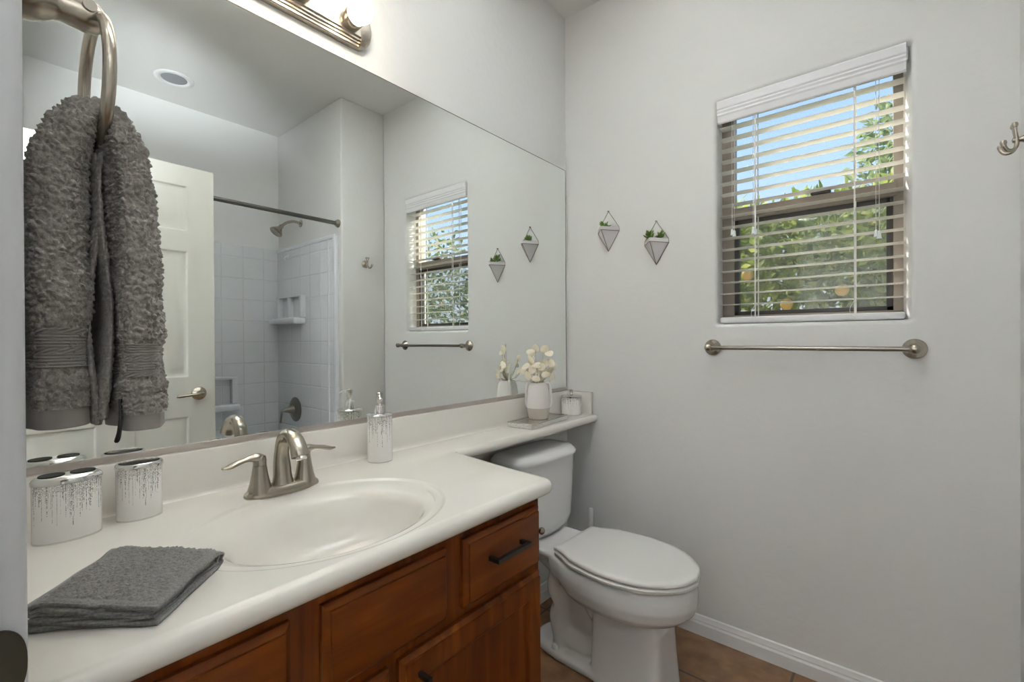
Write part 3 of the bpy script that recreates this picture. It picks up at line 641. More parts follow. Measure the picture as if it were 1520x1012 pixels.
# ------------------------------------------------------------------ terry cloth
def tuft(p, f):
    w = noise.noise_vector(p * f * .55) * (.75 / f)
    d, _ = noise.voronoi((p + w) * f); return min(1., max(0., (d[1] - d[0]) * 2.2))
def terry_push(p, nrm, amp, f=165.):
    h = tuft(p, f); return p + nrm * (amp * h + amp * .45 * noise.noise(p * 60) + amp * .3 * noise.noise(p * 900))

# hand towel hanging on the ring beside the doorway
RC = Vector((.552, .100, 1.468)); RR = .070
ring = thing('towel_ring', 'brushed nickel towel ring on the front wall beside the doorway', 'towel ring', (RC.x + .022, YF, RC.z + RR))
def rpart(name, bm, m, parent=ring, **k): return obj(name, xform(bm, Matrix.Translation((-RC.x - .022, -YF, -RC.z - RR))), m, parent, **k)
bm = NB(); AX = RC.x + .022; zt_ = RC.z + RR - .008
lathe(bm, [(.034, 0), (.034, .004), (.030, .008), (.0255, .016), (.0245, .028), (.0205, .038), (.0155, .045), (.0145, .051), (.0155, .058), (.0165, .068), (.0155, .078), (.012, .082)], (AX, YF, zt_), (0, 1, 0), 32); post = rpart('post', bm, NICKEL, sharp=40)
bm = NB(); tube(bm, [(AX + .012, YF + .070, zt_ + .004), (AX + .0185, YF + .0705, zt_ + .004)], .006, 14); rpart('post_screw', bm, NICKEL_D, post)
bm = NB(); q = radians(.5); pts = [(RC.x + RR * cos(a) * cos(q) + .0, RC.y + RR * cos(a) * sin(q), RC.z + RR * sin(a)) for a in [2 * pi * k / 64 for k in range(64)]]
rs = []
for k in range(64):
    a = 2 * pi * k / 64; c = Vector(pts[k]); er = Vector((cos(a) * cos(q), cos(a) * sin(q), sin(a))); ey = Vector((-sin(q), cos(q), 0))
    rs.append([c + er * (.0052 * cos(b)) + ey * (.0058 * sin(b)) for b in [2 * pi * j / 14 for j in range(14)]])
rs.append(rs[0]); rings(bm, rs, True, False, False); bmesh.ops.remove_doubles(bm, verts=bm.verts, dist=1e-6); rpart('ring', bm, NICKEL)

tw = thing('hand_towel', 'thick taupe grey terry hand towel hanging through the towel ring', 'towel', (RC.x, RC.y, 1.09))
def tpart(name, bm, m, parent=tw, **k): return obj(name, xform(bm, Matrix.Translation((-RC.x, -RC.y, -1.09))), m, parent, **k)
# centre path in (y, z) with half thickness, half width, x shift: back hem -> over the ring rod -> front hem
zb = RC.z - RR
KEY = [  # s, y, z, half thickness, x centre, half width
    (0.00, .0640, 1.100, .0235, .535, .076), (.07, .0640, 1.150, .0235, .535, .076), (.085, .0640, 1.1640, .0205, .535, .073), (.115, .0640, 1.1940, .0205, .535, .073), (.13, .0640, 1.208, .0245, .535, .076), (.25, .0635, 1.29, .0225, .535, .075), (.36, .0655, 1.360, .0205, .540, .066), (.43, .0760, 1.402, .0185, .545, .056), (.48, .0900, 1.4235, .0155, .547, .048), (.50, .1000, 1.4265, .0140, .547, .046), (.52, .1090, 1.4220, .0145, .547, .047),
    (.57, .1190, 1.395, .0160, .549, .054), (.64, .1235, 1.350, .0170, .552, .062), (.75, .1265, 1.275, .0180, .552, .068), (.87, .1290, 1.190, .0205, .553, .070), (.885, .1290, 1.1790, .0170, .553, .067), (.915, .1290, 1.1520, .0170, .553, .067), (.93, .1295, 1.139, .0215, .553, .070), (1.0, .1305, 1.092, .0215, .553, .070)]
def key(s):
    for a, b in zip(KEY, KEY[1:]):
        if s <= b[0]: k = (s - a[0]) / (b[0] - a[0]); return [a[i] + (b[i] - a[i]) * k for i in range(1, 6)]
    return list(KEY[-1][1:])
NS, NP = 460, 190
prof = superellipse(1, 1, 3.0, NP); cen = [key(i / (NS - 1)) for i in range(NS)]
# soften the keyed path
for _ in range(4):
    cen = [cen[0]] + [[(a[j] + 2 * b[j] + c[j]) / 4 for j in range(5)] for a, b, c in zip(cen, cen[1:], cen[2:])] + [cen[-1]]
bandS = lambda s: (.078 < s < .122) or (.879 < s < .921)
hemS = lambda s: s < .022 or s > .978
def towel_ring_pts(i):
    y, z, ht, xc, hw = cen[i]; a = cen[max(i - 1, 0)]; b = cen[min(i + 1, NS - 1)]
    ty, tz = b[0] - a[0], b[1] - a[1]; L_ = sqrt(ty * ty + tz * tz) or 1; ny, nz = -tz / L_, ty / L_
    s = i / (NS - 1); out = []
    for k, (px, pt) in enumerate(prof):
        wob = 1 + .10 * noise.noise(Vector((px * 1.3, pt * 1.2, s * 9)))
        fold = .0030 * sin(px * 7 + s * 5)
        off = pt * ht * wob + fold
        out.append(Vector((xc + px * hw * wob, y + ny * off, z + nz * off)))
    return out
RG = [towel_ring_pts(i) for i in range(NS)]
def towel_slice(i0, i1, name, m, amp, cap0=False, cap1=False, par=tw):
    bm = NB(); rs = []
    for i in range(i0, i1 + 1):
        r = RG[i]; s = i / (NS - 1); c = sum(r, Vector()) / NP; o = []
        for k in range(NP):
            t1 = r[(k + 1) % NP] - r[k - 1]; t2 = RG[min(i + 1, NS - 1)][k] - RG[max(i - 1, 0)][k]; nn = t1.cross(t2)
            if nn.length < 1e-12: nn = r[k] - c
            nn.normalize()
            if nn.dot(r[k] - c) < 0: nn = -nn
            o.append(terry_push(r[k], nn, amp) if amp else r[k])
        rs.append(o)
    if cap0: c = sum(rs[0], Vector()) / NP; rs = [[c + (p - c) * f for p in rs[0]] for f in (.2, .75, .93)] + rs
    if cap1: c = sum(rs[-1], Vector()) / NP; rs = rs + [[c + (p - c) * f for p in rs[-1]] for f in (.93, .75, .2)]
    rings(bm, rs, True, cap0, cap1); return tpart(name, bm, m, par, sharp=180)
ix = lambda s: int(round(s * (NS - 1)))
body = towel_slice(ix(.026), ix(.976), 'terry_body', TERRY_D, .0040)
# flat woven stretches cover the pile: raise them as ribbed bands
def band(i0, i1, name):
    bm = NB(); rs = []; M_ = 96
    for j in range(M_ + 1):
        u = j / M_; f = i0 + (i1 - i0) * u; a = min(int(f), NS - 2); r = [p.lerp(q_, f - a) for p, q_ in zip(RG[a], RG[a + 1])]; c = sum(r, Vector()) / NP
        chev = .36 < u < .54 or u > .86
        o = []
        for k, p in enumerate(r):
            if chev: rib = .0011 * (1 if sin(k * .55 + u * 70) > 0 else 0)
            else: rib = .0016 * max(0, sin((u if u < .4 else u - .04) * 2 * pi * 12.5))
            v = p - c; o.append(c + Vector((v.x * 1.012, v.y, v.z)) + v.normalized() * (.0032 + rib))
        rs.append(o)
    rings(bm, rs, True, True, True); o = tpart(name, bm, BAND_D, sharp=180); o['label'] = 'flat ribbed woven band'; return o
band(ix(.080), ix(.120), 'woven_band'); band(ix(.881), ix(.919), 'woven_band')
for i0, i1, c0 in ((0, ix(.030), True), (ix(.972), NS - 1, False)):
    o = towel_slice(i0, i1, 'hem', BAND_D, 0, c0, not c0); o.scale = (1, 1, 1)
# inner folded edges showing between the two halves
for y, xe, z0, th in ((.0915, .592, 1.098, .0036), (.1010, .598, 1.104, .0042)):
    bm = NB(); rs = []
    for i in range(170):
        s = i / 169; z = z0 + s * (1.385 - z0); o = []
        yy = y + .004 * sin(s * 7 + y * 300) + (.100 - y) * max(0, s - .6) * .9; tt = th * (1 - .35 * s) * (1 + .3 * sin(s * 11))
        for k in range(60):
            a = 2 * pi * k / 60; p = Vector((xe - .05 - .012 * s + .052 * (abs(cos(a)) ** .5) * (1 if cos(a) > 0 else -1), yy + tt * sin(a), z))
            o.append(terry_push(p, Vector((cos(a) * .5, sin(a), 0)), .0022))
        rs.append(o)
    rings(bm, rs); tpart('inner_fold', bm, TERRY_D, sharp=180)
bm = NB(); tube(bm, smooth_path([(.612, .1085, 1.125), (.618, .1075, 1.108), (.620, .1055, 1.092), (.619, .1035, 1.083), (.618, .106, 1.086), (.616, .1085, 1.108)], 5), .0016, 8); o = tpart('hanging_loop', bm, BLACKM); o['label'] = 'black hanging loop at the hem'

# folded washcloth on the counter
wc = thing('folded_washcloth', 'grey terry washcloth folded in layers on the counter near the front edge', 'towel', (.430, .156, ZT + .001), radians(-44.5))
LX, LY = .152, .150        # local: +x runs from the fold (left) to the open edge (right), +y runs away from the near side
def cloth_layer(zs, th, x_in, name, hem=True, back=0., rolled=True):
    """a U of cloth: bottom sheet, round fold at the left, top sheet"""
    zl, zh = zs; rad_ = (zh - zl) / 2; cx_ = -LX / 2 + rad_ + x_in; path = []
    n1 = 90
    for i in range(n1): t = i / (n1 - 1); path.append((LX / 2 + (cx_ - LX / 2) * t, zl))
    for i in range(1, 24): a = -pi / 2 - pi * i / 24; path.append((cx_ + rad_ * cos(a), (zl + zh) / 2 + rad_ * sin(a)))
    for i in range(n1): t = i / (n1 - 1); path.append((cx_ + (LX / 2 - cx_) * t, zh))
    bm = NB(); rs = []; ny = 84; edge0 = []
    for i, (x, z) in enumerate(path):
        a = path[max(i - 1, 0)]; b = path[min(i + 1, len(path) - 1)]; t = Vector((b[0] - a[0], 0, b[1] - a[1])).normalized(); nn = Vector((t.z, 0, -t.x)); o = []
        s_in = i / (len(path) - 1)
        for side in (1, -1):
            for j in (range(ny) if side == 1 else range(ny - 1, -1, -1)):
                v = j / (ny - 1); y = (v - .5) * LY * (1 - back / LY * 2) + .002 * sin(x * 60) * back / .007
                # the pile lies lower towards the far edge, puffs in the middle of the near edge
                k = (1 - .38 * v) * (1 - .22 * max(0, x / LX + .05)); zz = z * k
                hi_ = min(1., max(0., (z - .010) / .024)); hi_ *= min(1., max(0., (x + LX / 2) / .03))
                zz -= hi_ * (.007 * (max(0, (.016 - v * LY) / .016) ** 1.6) + .0022 * math.exp(-((v - .5) * LY / .007) ** 2))
                edge = min(v * LY, (1 - v) * LY, LX / 2 - x)
                thn = th * (1.0 if edge > .004 else .75)
                p = Vector((x + .0022 * sin(v * 7 + z * 400) + .003 * noise.noise(Vector((v * 4, z * 90, 3))), y + .0022 * noise.noise(Vector((x * 30, z * 200, 1))), zz + .0012 * noise.noise(Vector((x * 22, y * 22, z * 60)))))
                if side == 1 and j == 0: edge0.append(p)
                q = p + nn * (side * thn / 2)
                if hem and edge > .0115 and abs(v - .50) > .012: q = terry_push(q, nn * side, .0029, 200)
                elif abs(v - .5) <= .012: q = q + nn * side * (.0002 if abs(v - .5) > .006 else -.0006)
                o.append(q)
        rs.append(o)
    rings(bm, rs); lay = obj(name, bm, TERRY_L, wc, sharp=180)
    if rolled:
        hb_ = NB(); e_ = edge0[::3]; k_ = len(e_) - 1; tube(hb_, e_, [th * (.62 + .22 * max(0, abs(2 * i / k_ - 1) - .85) / .15) for i in range(k_ + 1)], 10)
        obj('rolled_hem', hb_, HEM, lay, sharp=180)
    return lay
cloth_layer((.0042, .0370), .0066, 0.0, 'outer_layer')
cloth_layer((.0108, .0302), .0056, .0066, 'inner_layer', True, .005)
cloth_layer((.0172, .0238), .0056, .0132, 'inner_layer', True, .008, False)
# ------------------------------------------------------------------ vanity light
vl = thing('vanity_light', 'brushed nickel bar light with round bulbs on the wall above the mirror', 'light', (0, .505, 2.045))
LYH, LH = .297, .112      # half length, height
bm = NB(); rs = []
prof = [(0, 0), (.018, 0), (.020, .002), (.020, .008), (.024, .010), (.024, .015), (.029, .017), (.029, .022), (.034, .025), (.034, LH - .025), (.029, LH - .022), (.029, LH - .017), (.024, LH - .015), (.024, LH - .010), (.020, LH - .008), (.020, LH - .002), (.018, LH), (0, LH)]
ends = LYH - .042
for y in (-ends, ends): rs.append([(x + .0005, y, z) for x, z in prof])
rings(bm, rs)
obj('back_plate', bm, NICKEL, vl, sharp=15)
for s in (-1, 1):                                   # rounded stepped end caps
    bm = NB(); rs = []
    for x, k in ((.0005, 1.0), (.018, 1.0), (.021, .985), (.024, .93), (.028, .90), (.031, .80), (.034, .74), (.0345, .70), (.0345, .02)):
        q = [(s * (ends + .0002), LH / 2 - k * LH / 2)]
        q += [(s * (ends + .044 * k * sin(a)), LH / 2 - LH / 2 * k * cos(a)) for a in [pi * i / 24 for i in range(1, 24)]] + [(s * (ends + .0002), LH / 2 + k * LH / 2)]
        rs.append([(x, y, z) for y, z in q])
    rings(bm, rs); obj('end_cap', bm, NICKEL, vl, sharp=25)
for y in (-.222, -.074, .074, .222):
    bm = NB(); lathe(bm, [(.028, .0345), (.029, .037), (.0285, .058), (.027, .062), (.022, .063), (.020, .060), (.0195, .052), (0, .052)], (0, y, LH / 2), (1, 0, 0), 32); sk = obj('socket', bm, NICKEL, vl, sharp=40)
    bm = NB(); lathe(bm, [(.0135, .048), (.0140, .055), (.0175, .060), (.0245, .067), (.0295, .076), (.0315, .087), (.0305, .098), (.0265, .108), (.018, .1155), (.008, .119), (0, .1195)], (0, y, LH / 2), (1, 0, 0), 32); obj('bulb', bm, BULBM, sk)['label'] = 'lit round bulb'

# ------------------------------------------------------------------ towel bar and robe hook
tb = thing('towel_bar', 'brushed nickel towel bar on the wall under the window', 'towel bar', (.980, YB, 1.149))
for s in (-1, 1):
    bm = NB(); lathe(bm, [(.031, 0), (.031, .003), (.029, .006), (.020, .012), (.013, .022), (.0105, .034), (.0105, .044), (.0125, .050), (.0135, .058), (.0125, .066), (.008, .070), (0, .071)], (s * .299, 0, 0), (0, -1, 0), 32); obj('bar_post', bm, NICKEL, tb, sharp=40)
bm = NB(); tube(bm, [(-.299, -.058, 0), (.299, -.058, 0)], .0078, 20); obj('bar', bm, NICKEL_D, tb)
hk = thing('robe_hook', 'small brushed nickel double robe hook on the right wall', 'hook', (XR, 1.742, 1.690))
bm = NB(); lathe(bm, [(.024, 0), (.024, .003), (.020, .006), (.012, .010), (.007, .018), (.0062, .026)], (0, 0, 0), (-1, 0, 0), 28); obj('rosette', bm, NICKEL, hk, sharp=40)
bm = NB(); lathe(bm, [(0, -.008), (.006, -.006), (.008, 0), (.006, .006), (0, .008)], (-.028, 0, 0), (-1, 0, 0), 20)
for s in (-1, 1):
    pts = smooth_path([(-.027, s * .004, .002), (-.027, s * .005, -.014), (-.033, s * .009, -.026), (-.044, s * .014, -.027), (-.051, s * .018, -.018), (-.053, s * .020, -.008)], 5); tube(bm, pts, [.0042 + .0022 * (k / (len(pts) - 1)) ** 3 for k in range(len(pts))], 12)
    pts = smooth_path([(-.027, s * .003, 0), (-.029, s * .005, .018), (-.031, s * .007, .033)], 5); tube(bm, pts, .0042, 12); lathe(bm, [(0, -.007), (.0052, -.0055), (.007, 0), (.0052, .0055), (0, .007)], (-.031, s * .0075, .037), seg=14)
for s in (-1, 1): lathe(bm, [(0, -.0075), (.0055, -.0055), (.0072, 0), (.0055, .0055), (0, .0075)], (-.053, s * .020, -.007), seg=16)
obj('hook_prongs', bm, NICKEL, hk, sharp=50)

# ------------------------------------------------------------------ hanging planters with succulents
def planter(label, x, zt, zb):
    """wire diamond holding a white half-faceted pot; apex hangs on a pin at zt"""
    t = thing('wall_planter', label, 'planter', (x, YB, zt)); H = zt - zb
    zr, zf = -H * .435, -H * .525                      # rim top, foot of the rim band
    top = [(-.052, -.002), (-.004, -.070), (.004, -.070), (.052, -.002)]; ap = Vector((0, -.004, -H))
    bm = NB()
    rings(bm, [[(a * .97, b * .97, zr) for a, b in top], [(a, b, zr) for a, b in top], [(a, b, zf) for a, b in top], [Vector((a, b, zf)).lerp(ap, .02) for a, b in top], [Vector((a, b, zf)).lerp(ap, .975) for a, b in top]])
    obj('pot', bm, POT, t, sharp=20)
    bm = NB(); w = .0016; e = [Vector((a * 1.02, b * 1.02 if b < -.01 else b, zf)) for a, b in top]
    for a, b in ((e[0], e[1]), (e[1], e[2]), (e[2], e[3])): tube(bm, [a, b], w, 6)
    for a in (e[0], (e[1] + e[2]) / 2, e[3]): tube(bm, [a, ap + Vector((0, -.001, -.001))], w, 6)
    for a in (e[0], e[3]): tube(bm, [a, (a.x * .98, a.y, zr), (0, -.003, 0)], w * .9, 6)
    tube(bm, [(0, 0, 0), (0, -.008, 0)], .0035, 8); obj('wire_frame', bm, WIRE, t)
    bm = NB(); prism(bm, [(a * .86, b * .86 - .003) for a, b in top], zr, zr + .0012); obj('soil', bm, BARK, t)
    return t, zr
def succulent(label, loc, seed, n, spread, height, ls):
    rnd = random.Random(seed); bm = NB()
    for k in range(n):
        a = k * 2.4 + rnd.uniform(-.3, .3); lift = rnd.uniform(.15, 1.0); r = spread * rnd.uniform(.1, 1); base = Vector((cos(a) * r * .45, sin(a) * r * .28, height * lift * .55))
        d = Vector((cos(a) * (1.2 - lift * .8), sin(a) * (1.2 - lift * .8) - .1, .25 + lift * .8)).normalized(); l = ls * rnd.uniform(.75, 1.2)
        tube(bm, [base, base + d * l * .3, base + d * l * .65, base + d * l], [l * .10, l * .22, l * .20, l * .03], 8, .55)
    tube(bm, [(0, 0, -.004), (0, 0, height * .6)], .004, 8)
    o = obj('succulent', bm, SUCC, None, sharp=80); o.location = loc; tag(o, label, 'plant', 'succulents in the wall planters'); return o
p1, zr = planter('white geometric wall planter hung nearest the mirror corner, the higher of the two', .2305, 1.7634, 1.583)
succulent('low green succulent in the higher wall planter near the corner', (.2305 - .008, YB - .030, 1.7634 + zr + .0014), 3, 26, .036, .018, .018)
p2, zr = planter('white geometric wall planter hung nearer the window, the lower of the two', .4548, 1.6813, 1.4988)
succulent('tall spiky succulent leaning left in the lower wall planter', (.4548 - .021, YB - .030, 1.6813 + zr + .0014), 5, 26, .020, .036, .021)
succulent('upright succulent at the right side of the lower wall planter', (.4548 + .024, YB - .017, 1.6813 + zr + .0014), 9, 24, .018, .030, .019)

# ------------------------------------------------------------------ toilet
TYC = 1.497
to = thing('toilet', 'white two-piece toilet with closed lid under the counter shelf', 'toilet', (0, TYC + .012, 0), radians(-2))
def plan(xb, xf, hw, bow, n=48, e=5.0):
    """rounded-rectangle plan, front bowed"""
    a = (xf - xb) / 2; out = []
    for x, y in superellipse(a, hw, e, n):
        t = (x / a + 1) / 2; out.append((xb + a + x - bow * (y / hw) ** 2 * t, y))
    return out
def P3(pl_, z): return [(x, y, z) for x, y in pl_]
bm = NB(); rings(bm, [P3(plan(.030, .150, .120, .02), .404), P3(plan(.022, .180, .160, .025), .412), P3(plan(.018, .192, .174, .025), .432), P3(plan(.016, .197, .180, .024), .46), P3(plan(.014, .202, .188, .024), .60), P3(plan(.013, .205, .191, .024), .706), P3(plan(.02, .20, .185, .024), .708)])
obj('tank', bm, CHINA, to, sharp=60)
bm = NB(); rings(bm, [P3(plan(.012, .206, .193, .024), .7075), P3(plan(.010, .212, .198, .024), .709), P3(plan(.010, .213, .199, .024), .719), P3(plan(.013, .207, .194, .024), .727), P3(plan(.020, .196, .184, .022), .738), P3(plan(.028, .187, .174, .02), .7425), P3(plan(.05, .16, .14, .02), .7435)]); obj('tank_lid', bm, CHINA, to, sharp=60)
EG = [(0, .98), (.06, 1.0)]
def egg(xb, xf, hw, n=64, wb=.70):
    """elongated seat outline: straight wide back with soft corners, widest in the middle, round nose"""
    prof_ = [(0.0, 0), (0.0, wb * .55), (0.0, wb * .88), (.022, wb * .985), (.08, wb * 1.06), (.20, .90), (.34, .975), (.48, 1.0), (.62, .965), (.76, .85), (.88, .64), (.965, .36), (1.0, .0)]
    L_ = xf - xb; half = smooth_path([(xb + a * L_, b * hw, 0) for a, b in prof_], 5)
    up_ = [(p.x, p.y) for p in half]; dn = [(p.x, -p.y) for p in half[1:-1]][::-1]
    return (up_ + dn)[::-1]
# bowl, pedestal, trapway and foot are one cast piece: overlapping lofts fused by a voxel remesh
bm = NB()
rings(bm, [P3(egg(.255, .738, .168), .398), P3(egg(.252, .746, .175), .392), P3(egg(.255, .751, .180), .365), P3(egg(.262, .752, .180), .335), P3(egg(.275, .742, .172, wb=.66), .305), P3(egg(.295, .715, .150, wb=.62), .280), P3(egg(.33, .67, .115, wb=.6), .262), P3(egg(.35, .64, .09), .25)])
def sq(xb, xf, hw, z, e=6): a = (xf - xb) / 2; return [(xb + a + x, y, z) for x, y in superellipse(a, hw, e, 48)]
rings(bm, [sq(.415, .640, .100, .290), sq(.412, .655, .093, .22), sq(.408, .662, .095, .12), sq(.404, .672, .103, .0)])
rings(bm, [sq(.030, .31, .122, .404, 9), sq(.030, .31, .122, .388, 9), sq(.045, .31, .108, .374, 7), sq(.13, .34, .072, .338, 4), sq(.21, .38, .038, .27, 4), sq(.23, .40, .034, .06, 4)])
rings(bm, [sq(.31, .48, .110, .33, 3), sq(.35, .48, .090, .26, 3), sq(.37, .48, .066, .20, 3), sq(.38, .47, .05, .17, 3)])
rings(bm, [sq(.128, .62, .098, 0, 2.8), sq(.126, .62, .101, .012, 2.8), sq(.130, .60, .099, .026, 2.8), sq(.15, .58, .086, .038, 2.8)])
pth = smooth_path([(.285, 0, .345), (.252, 0, .30), (.240, 0, .245), (.262, 0, .190), (.250, 0, .138), (.262, 0, .085), (.27, 0, .04)], 6)
rr_ = [interp([(0, .044), (.22, .046), (.36, .050), (.50, .034), (.64, .048), (.8, .048), (1, .048)], k / 36) for k in range(37)]
tube(bm, pth, rr_, 24, [.082 / q for q in rr_], up=(0, 1, 0))
tube(bm, smooth_path([(.25, 0, .075), (.32, 0, .068), (.38, 0, .072), (.44, 0, .11)], 6), [interp([(0, .05), (.5, .045), (1, .03)], k / 18) for k in range(19)], 20, 1.55, up=(0, 1, 0))
bowl = obj('bowl', bm, CHINA, to, sharp=180)
md = bowl.modifiers.new('fuse', 'REMESH'); md.mode = 'VOXEL'; md.voxel_size = .0055; md.use_smooth_shade = True
md = bowl.modifiers.new('soften', 'SMOOTH'); md.factor = .5; md.iterations = 5
bm = NB(); lathe(bm, [(.014, 0), (.0135, .006), (.010, .014), (.004, .017), (0, .0175)], (.258, -.080, .034), seg=20); obj('bolt_cap', bm, CHINA, to)
bm = NB(); rings(bm, [P3(egg(.300, .738, .168), .4012), P3(egg(.298, .740, .170), .4045), P3(egg(.285, .754, .182), .4052), P3(egg(.284, .756, .183), .4070), P3(egg(.284, .756, .183), .4150), P3(egg(.288, .750, .178), .4188), P3(egg(.300, .74, .168), .4200)]); obj('seat', bm, SEATP, to, sharp=45)
bm = NB(); rings(bm, [P3(egg(.302, .738, .166), .4205), P3(egg(.300, .740, .168), .4225), P3(egg(.290, .752, .179), .4232), P3(egg(.289, .754, .1805), .4250), P3(egg(.289, .754, .1805), .4325), P3(egg(.293, .750, .177), .4365), P3(egg(.31, .73, .16), .4385), P3(egg(.36, .66, .10), .4405)]); lid = obj('seat_lid', bm, SEATP, to, sharp=45)
for s in (-1, 1):
    bm = NB(); box(bm, (.262, s * .078 - .018, .4045), (.292, s * .078 + .018, .418), .004, 3); obj('hinge', bm, SEATP, lid)
# white brush handle standing between toilet and wall
br = thing('toilet_brush', 'white toilet brush whose handle shows behind the toilet lid', 'brush', (.19, 1.800, 0))
bm = NB(); lathe(bm, [(.045, 0), (.047, .003), (.042, .09), (.040, .10), (.036, .10), (.035, .01), (0, .01)], seg=28); obj('holder', bm, PLASTIC, br, sharp=40)
bm = NB(); lathe(bm, [(.0, .06), (.007, .062), (.0085, .25), (.010, .33), (.0102, .424), (.0085, .431), (0, .433)], seg=20); obj('handle', bm, PLASTIC, br, sharp=40)
# toilet paper holder on the cabinet side, only its knob shows
ph = thing('paper_holder', 'small brushed nickel paper holder on the end of the vanity, mostly hidden', 'paper holder', (.455, CY1 - .0005, .683))
bm = NB(); lathe(bm, [(.022, 0), (.022, .003), (.015, .008), (.008, .016), (.0075, .034)], (-.06, 0, 0), (0, 1, 0), 24); obj('rosette', bm, NICKEL, ph, sharp=40)
bm = NB(); tube(bm, [(-.062, .036, 0), (.060, .036, 0)], .006, 14); lathe(bm, [(0, -.002), (.007, 0), (.0095, .005), (.0095, .010), (.006, .014), (0, .015)], (.058, .036, 0), (1, 0, 0), 20); obj('arm', bm, NICKEL, ph, sharp=40)

# ------------------------------------------------------------------ the rest of the room, seen in the mirror: door, tub alcove
DX, DY0, DY1, DZ0, DZ1 = 1.470, .048, .846, .012, 2.045
dr = thing('door_1', None, None, (DX, DY0, 0), kind='structure')
def dpart(name, bm, m, parent=dr, **k): return obj(name, xform(bm, Matrix.Translation((-DX, -DY0, 0))), m, parent, **k)
bm = NB(); T = .034; xs0 = DX
cols = ((.155, .390), (.515, .735)); rows = ((.215, .814), (1.004, 1.630), (1.723, 1.951))
ys = [DY0, cols[0][0], cols[0][1], cols[1][0], cols[1][1], DY1]; zs = [DZ0, rows[0][0], rows[0][1], rows[1][0], rows[1][1], rows[2][0], rows[2][1], DZ1]
for side, x in ((-1, xs0), (1, xs0 + T)):
    for i in range(5):
        for j in range(7):
            if i in (1, 3) and j in (1, 3, 5):
                ya, yb, za, zb_ = ys[i], ys[i + 1], zs[j], zs[j + 1]
                def r(ins, dep): return [(x - side * dep, ya + ins, za + ins), (x - side * dep, yb - ins, za + ins), (x - side * dep, yb - ins, zb_ - ins), (x - side * dep, ya + ins, zb_ - ins)]
                rings(bm, [r(0, 0), r(.004, .001), r(.010, .007), r(.016, .0085), r(.022, .0085), r(.046, .0025), r(.050, .002)], True, False, True)
            else: bm.faces.new([bm.verts.new(p) for p in ((x, ys[i], zs[j]), (x, ys[i + 1], zs[j]), (x, ys[i + 1], zs[j + 1]), (x, ys[i], zs[j + 1]))])
for a, b in (((DY0, DZ0), (DY1, DZ0)), ((DY1, DZ0), (DY1, DZ1)), ((DY1, DZ1), (DY0, DZ1)), ((DY0, DZ1), (DY0, DZ0))):
    bm.faces.new([bm.verts.new(p) for p in ((xs0, *a), (xs0, *b), (xs0 + T, *b), (xs0 + T, *a))])
bmesh.ops.remove_doubles(bm, verts=bm.verts, dist=1e-5); dpart('door_slab', bm, DOORP, sharp=18)
for side, x in ((-1, DX), ):
    bm = NB(); lathe(bm, [(.033, 0), (.033, .003), (.029, .008), (.018, .012), (.0125, .018), (.0115, .040), (.009, .047), (0, .048)], (x, .775, .922), (side, 0, 0), 32)
    pts = smooth_path([(x + side * .042, .775, .922), (x + side * .048, .755, .922), (x + side * .050, .72, .920), (x + side * .050, .685, .917), (x + side * .046, .672, .917)], 5); tube(bm, pts, [.010 - .0035 * k / (len(pts) - 1) for k in range(len(pts))], 14, .8); dpart('lever_handle', bm, NICKEL, sharp=50)

# tub, surround, shower
tub = thing('bathtub', 'white alcove bathtub behind the door, under the tiled surround', 'bathtub', (1.96, .80, 0))
bm = NB(); bx = lambda a, b, z, e=9: [(x, y, z) for x, y in superellipse(a, b, e, 48)]
rings(bm, [bx(.40, .768, 0), bx(.405, .770, .36), bx(.41, .772, .385), bx(.405, .768, .40), bx(.345, .70, .40), bx(.33, .68, .385), bx(.30, .64, .20, 5), bx(.25, .56, .09, 4), bx(.05, .1, .085, 4)], True, True, True); obj('tub_shell', bm, FIBER, tub, sharp=40)
su = thing('shower_surround', 'white moulded tile-pattern shower surround on the alcove walls', 'shower surround', (1.96, .8, .40))
def spart(name, bm, m, parent=su, **k): return obj(name, xform(bm, Matrix.Translation((-1.96, -.8, -.4))), m, parent, **k)
o = spart('back_panel', box(NB(), (2.385, YF + .02, .402), (2.4095, YP - .001, 1.865), .006), FIBER)
def own(m, name, dx, dz, axis):       # tile pattern in the panel's own coordinates
    return m
bm = NB(); box(bm, (1.545, YP - .020, .402), (2.3845, YP - .0005, 1.855), .006); e_ = spart('end_panel', bm, TILE_Y)
o.data.materials.clear(); o.data.materials.append(TILE_X)
bm = NB(); box(bm, (1.535, YP - .027, .402), (1.570, YP - .0006, 1.862), .006); box(bm, (1.625, YP - .024, .402), (1.640, YP - .018, 1.85), .004); box(bm, (1.545, YP - .026, 1.840), (2.386, YP - .0006, 1.868), .006); spart('edge_trim', bm, FIBER)
bm = NB()
box(bm, (1.94, YP - .105, 1.300), (2.34, YP - .018, 1.345), .012, 3)
for a, b in ((1.94, 1.975), (2.120, 2.155), (2.285, 2.32)): box(bm, (a, YP - .055, 1.345), (b, YP - .018, 1.50), .006)
box(bm, (1.94, YP - .055, 1.49), (2.32, YP - .018, 1.505), .005); spart('soap_shelf', bm, FIBER)
bm = NB(); box(bm, (2.29, .85, .70), (2.386, 1.262, .745), .012, 3)
for a, b in ((.85, .885), (1.225, 1.262)): box(bm, (2.335, a, .745), (2.386, b, .93), .006)
box(bm, (2.335, .85, .915), (2.386, 1.262, .935), .005); spart('back_ledge', bm, FIBER)
ro = thing('shower_rod', 'dark metal shower curtain rod across the tub opening, no curtain', 'curtain rod', (1.535, .8, 1.935))
bm = NB(); tube(bm, [(0, YF - .8 + .002, 0), (0, YP - .8 - .002, 0)], .0125, 16); obj('rod', bm, mat('rod_metal', (.16, .155, .14), .35, .9), ro)
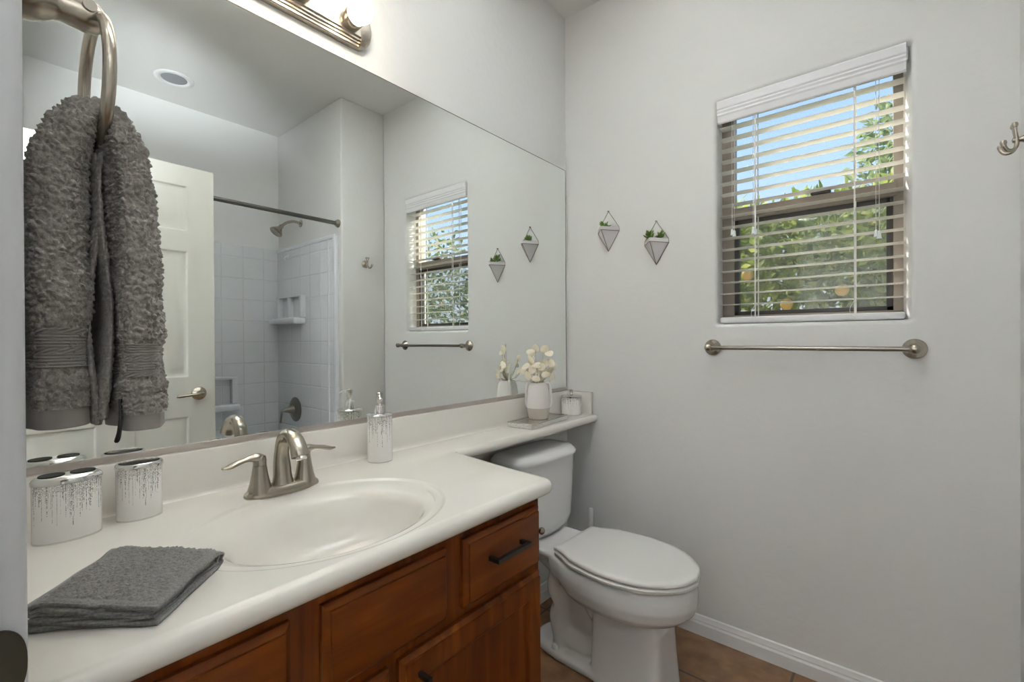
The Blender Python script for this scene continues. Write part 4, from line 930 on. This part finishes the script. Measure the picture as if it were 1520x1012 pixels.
for y, s in ((YF - .8 + .001, 1), (YP - .8 - .001, -1)):
    bm = NB(); lathe(bm, [(.026, 0), (.026, .006), (.020, .016), (.0165, .022)], (0, y, 0), (0, s, 0), 24); obj('rod_flange', bm, NICKEL_D, ro, sharp=40)
sh = thing('showerhead', 'brushed nickel shower head on a short arm, high on the alcove end wall', 'shower head', (2.045, YP, 2.020))
bm = NB(); lathe(bm, [(.028, 0), (.028, .003), (.018, .009), (.010, .011)], (0, 0, 0), (0, -1, 0), 24); obj('arm_flange', bm, NICKEL, sh, sharp=40)
bm = NB(); tube(bm, smooth_path([(0, -.002, 0), (0, -.05, .004), (0, -.10, -.014), (0, -.135, -.045)], 6), .0095, 14); obj('arm', bm, NICKEL, sh)
bm = NB(); hd = Vector((0, -.62, -.78)).normalized(); lathe(bm, [(.011, -.01), (.016, 0), (.014, .010), (.018, .020), (.036, .045), (.043, .055), (.044, .062), (.040, .066), (.034, .064), (0, .064)], (0, -.135, -.045), hd, 28); obj('spray_head', bm, NICKEL, sh, sharp=40)
va_ = thing('shower_valve', 'dark nickel round shower valve trim with lever low on the alcove wall', 'shower valve', (2.10, YP - .0195, .690))
bm = NB(); lathe(bm, [(.088, 0), (.088, .004), (.080, .010), (.045, .016), (.032, .020)], (0, 0, 0), (0, -1, 0), 36); obj('escutcheon', bm, NICKEL_D, va_, sharp=40)
bm = NB(); lathe(bm, [(.032, .018), (.028, .030), (.018, .062), (.013, .080), (.011, .088), (0, .090)], (0, 0, 0), (0, -1, 0), 28); tube(bm, smooth_path([(-.004, -.080, .002), (-.010, -.100, -.006), (-.014, -.108, -.040), (-.014, -.112, -.082)], 5), [.010] * 6 + [.0085] * 5 + [.0075] * 5, 12, .7); obj('lever', bm, NICKEL_D, va_, sharp=50)
hk2 = bmesh.new(); tube(hk2, smooth_path([(0, 0, 0), (0, -.018, -.004), (0, -.026, -.016), (0, -.020, -.03)], 4), .004, 8); lathe(hk2, [(.012, 0), (.011, .003), (0, .004)], (0, 0, 0), (0, -1, 0), 16)
o = obj('suction_hook', hk2, PLASTIC); o.location = (2.20, YP - .0275, 1.83); o.location.z = 1.80; o.location.y = YP - .0202; tag(o, 'tiny white hook stuck high on the shower end wall', 'hook')
cl = thing('ceiling_downlight', 'round recessed ceiling downlight, unlit, above the tub', 'light', (2.065, .833, ZC))
bm = NB(); lathe(bm, [(.098, -.0005), (.098, -.003), (.092, -.006), (.074, -.007), (.068, -.004), (.062, -.0005)], seg=44); obj('trim_ring', bm, PAINT_W, cl, sharp=50)
bm = NB(); lathe(bm, [(.0, -.004), (.05, -.0035), (.0665, -.0015)], seg=40); obj('lens', bm, LENS, cl)
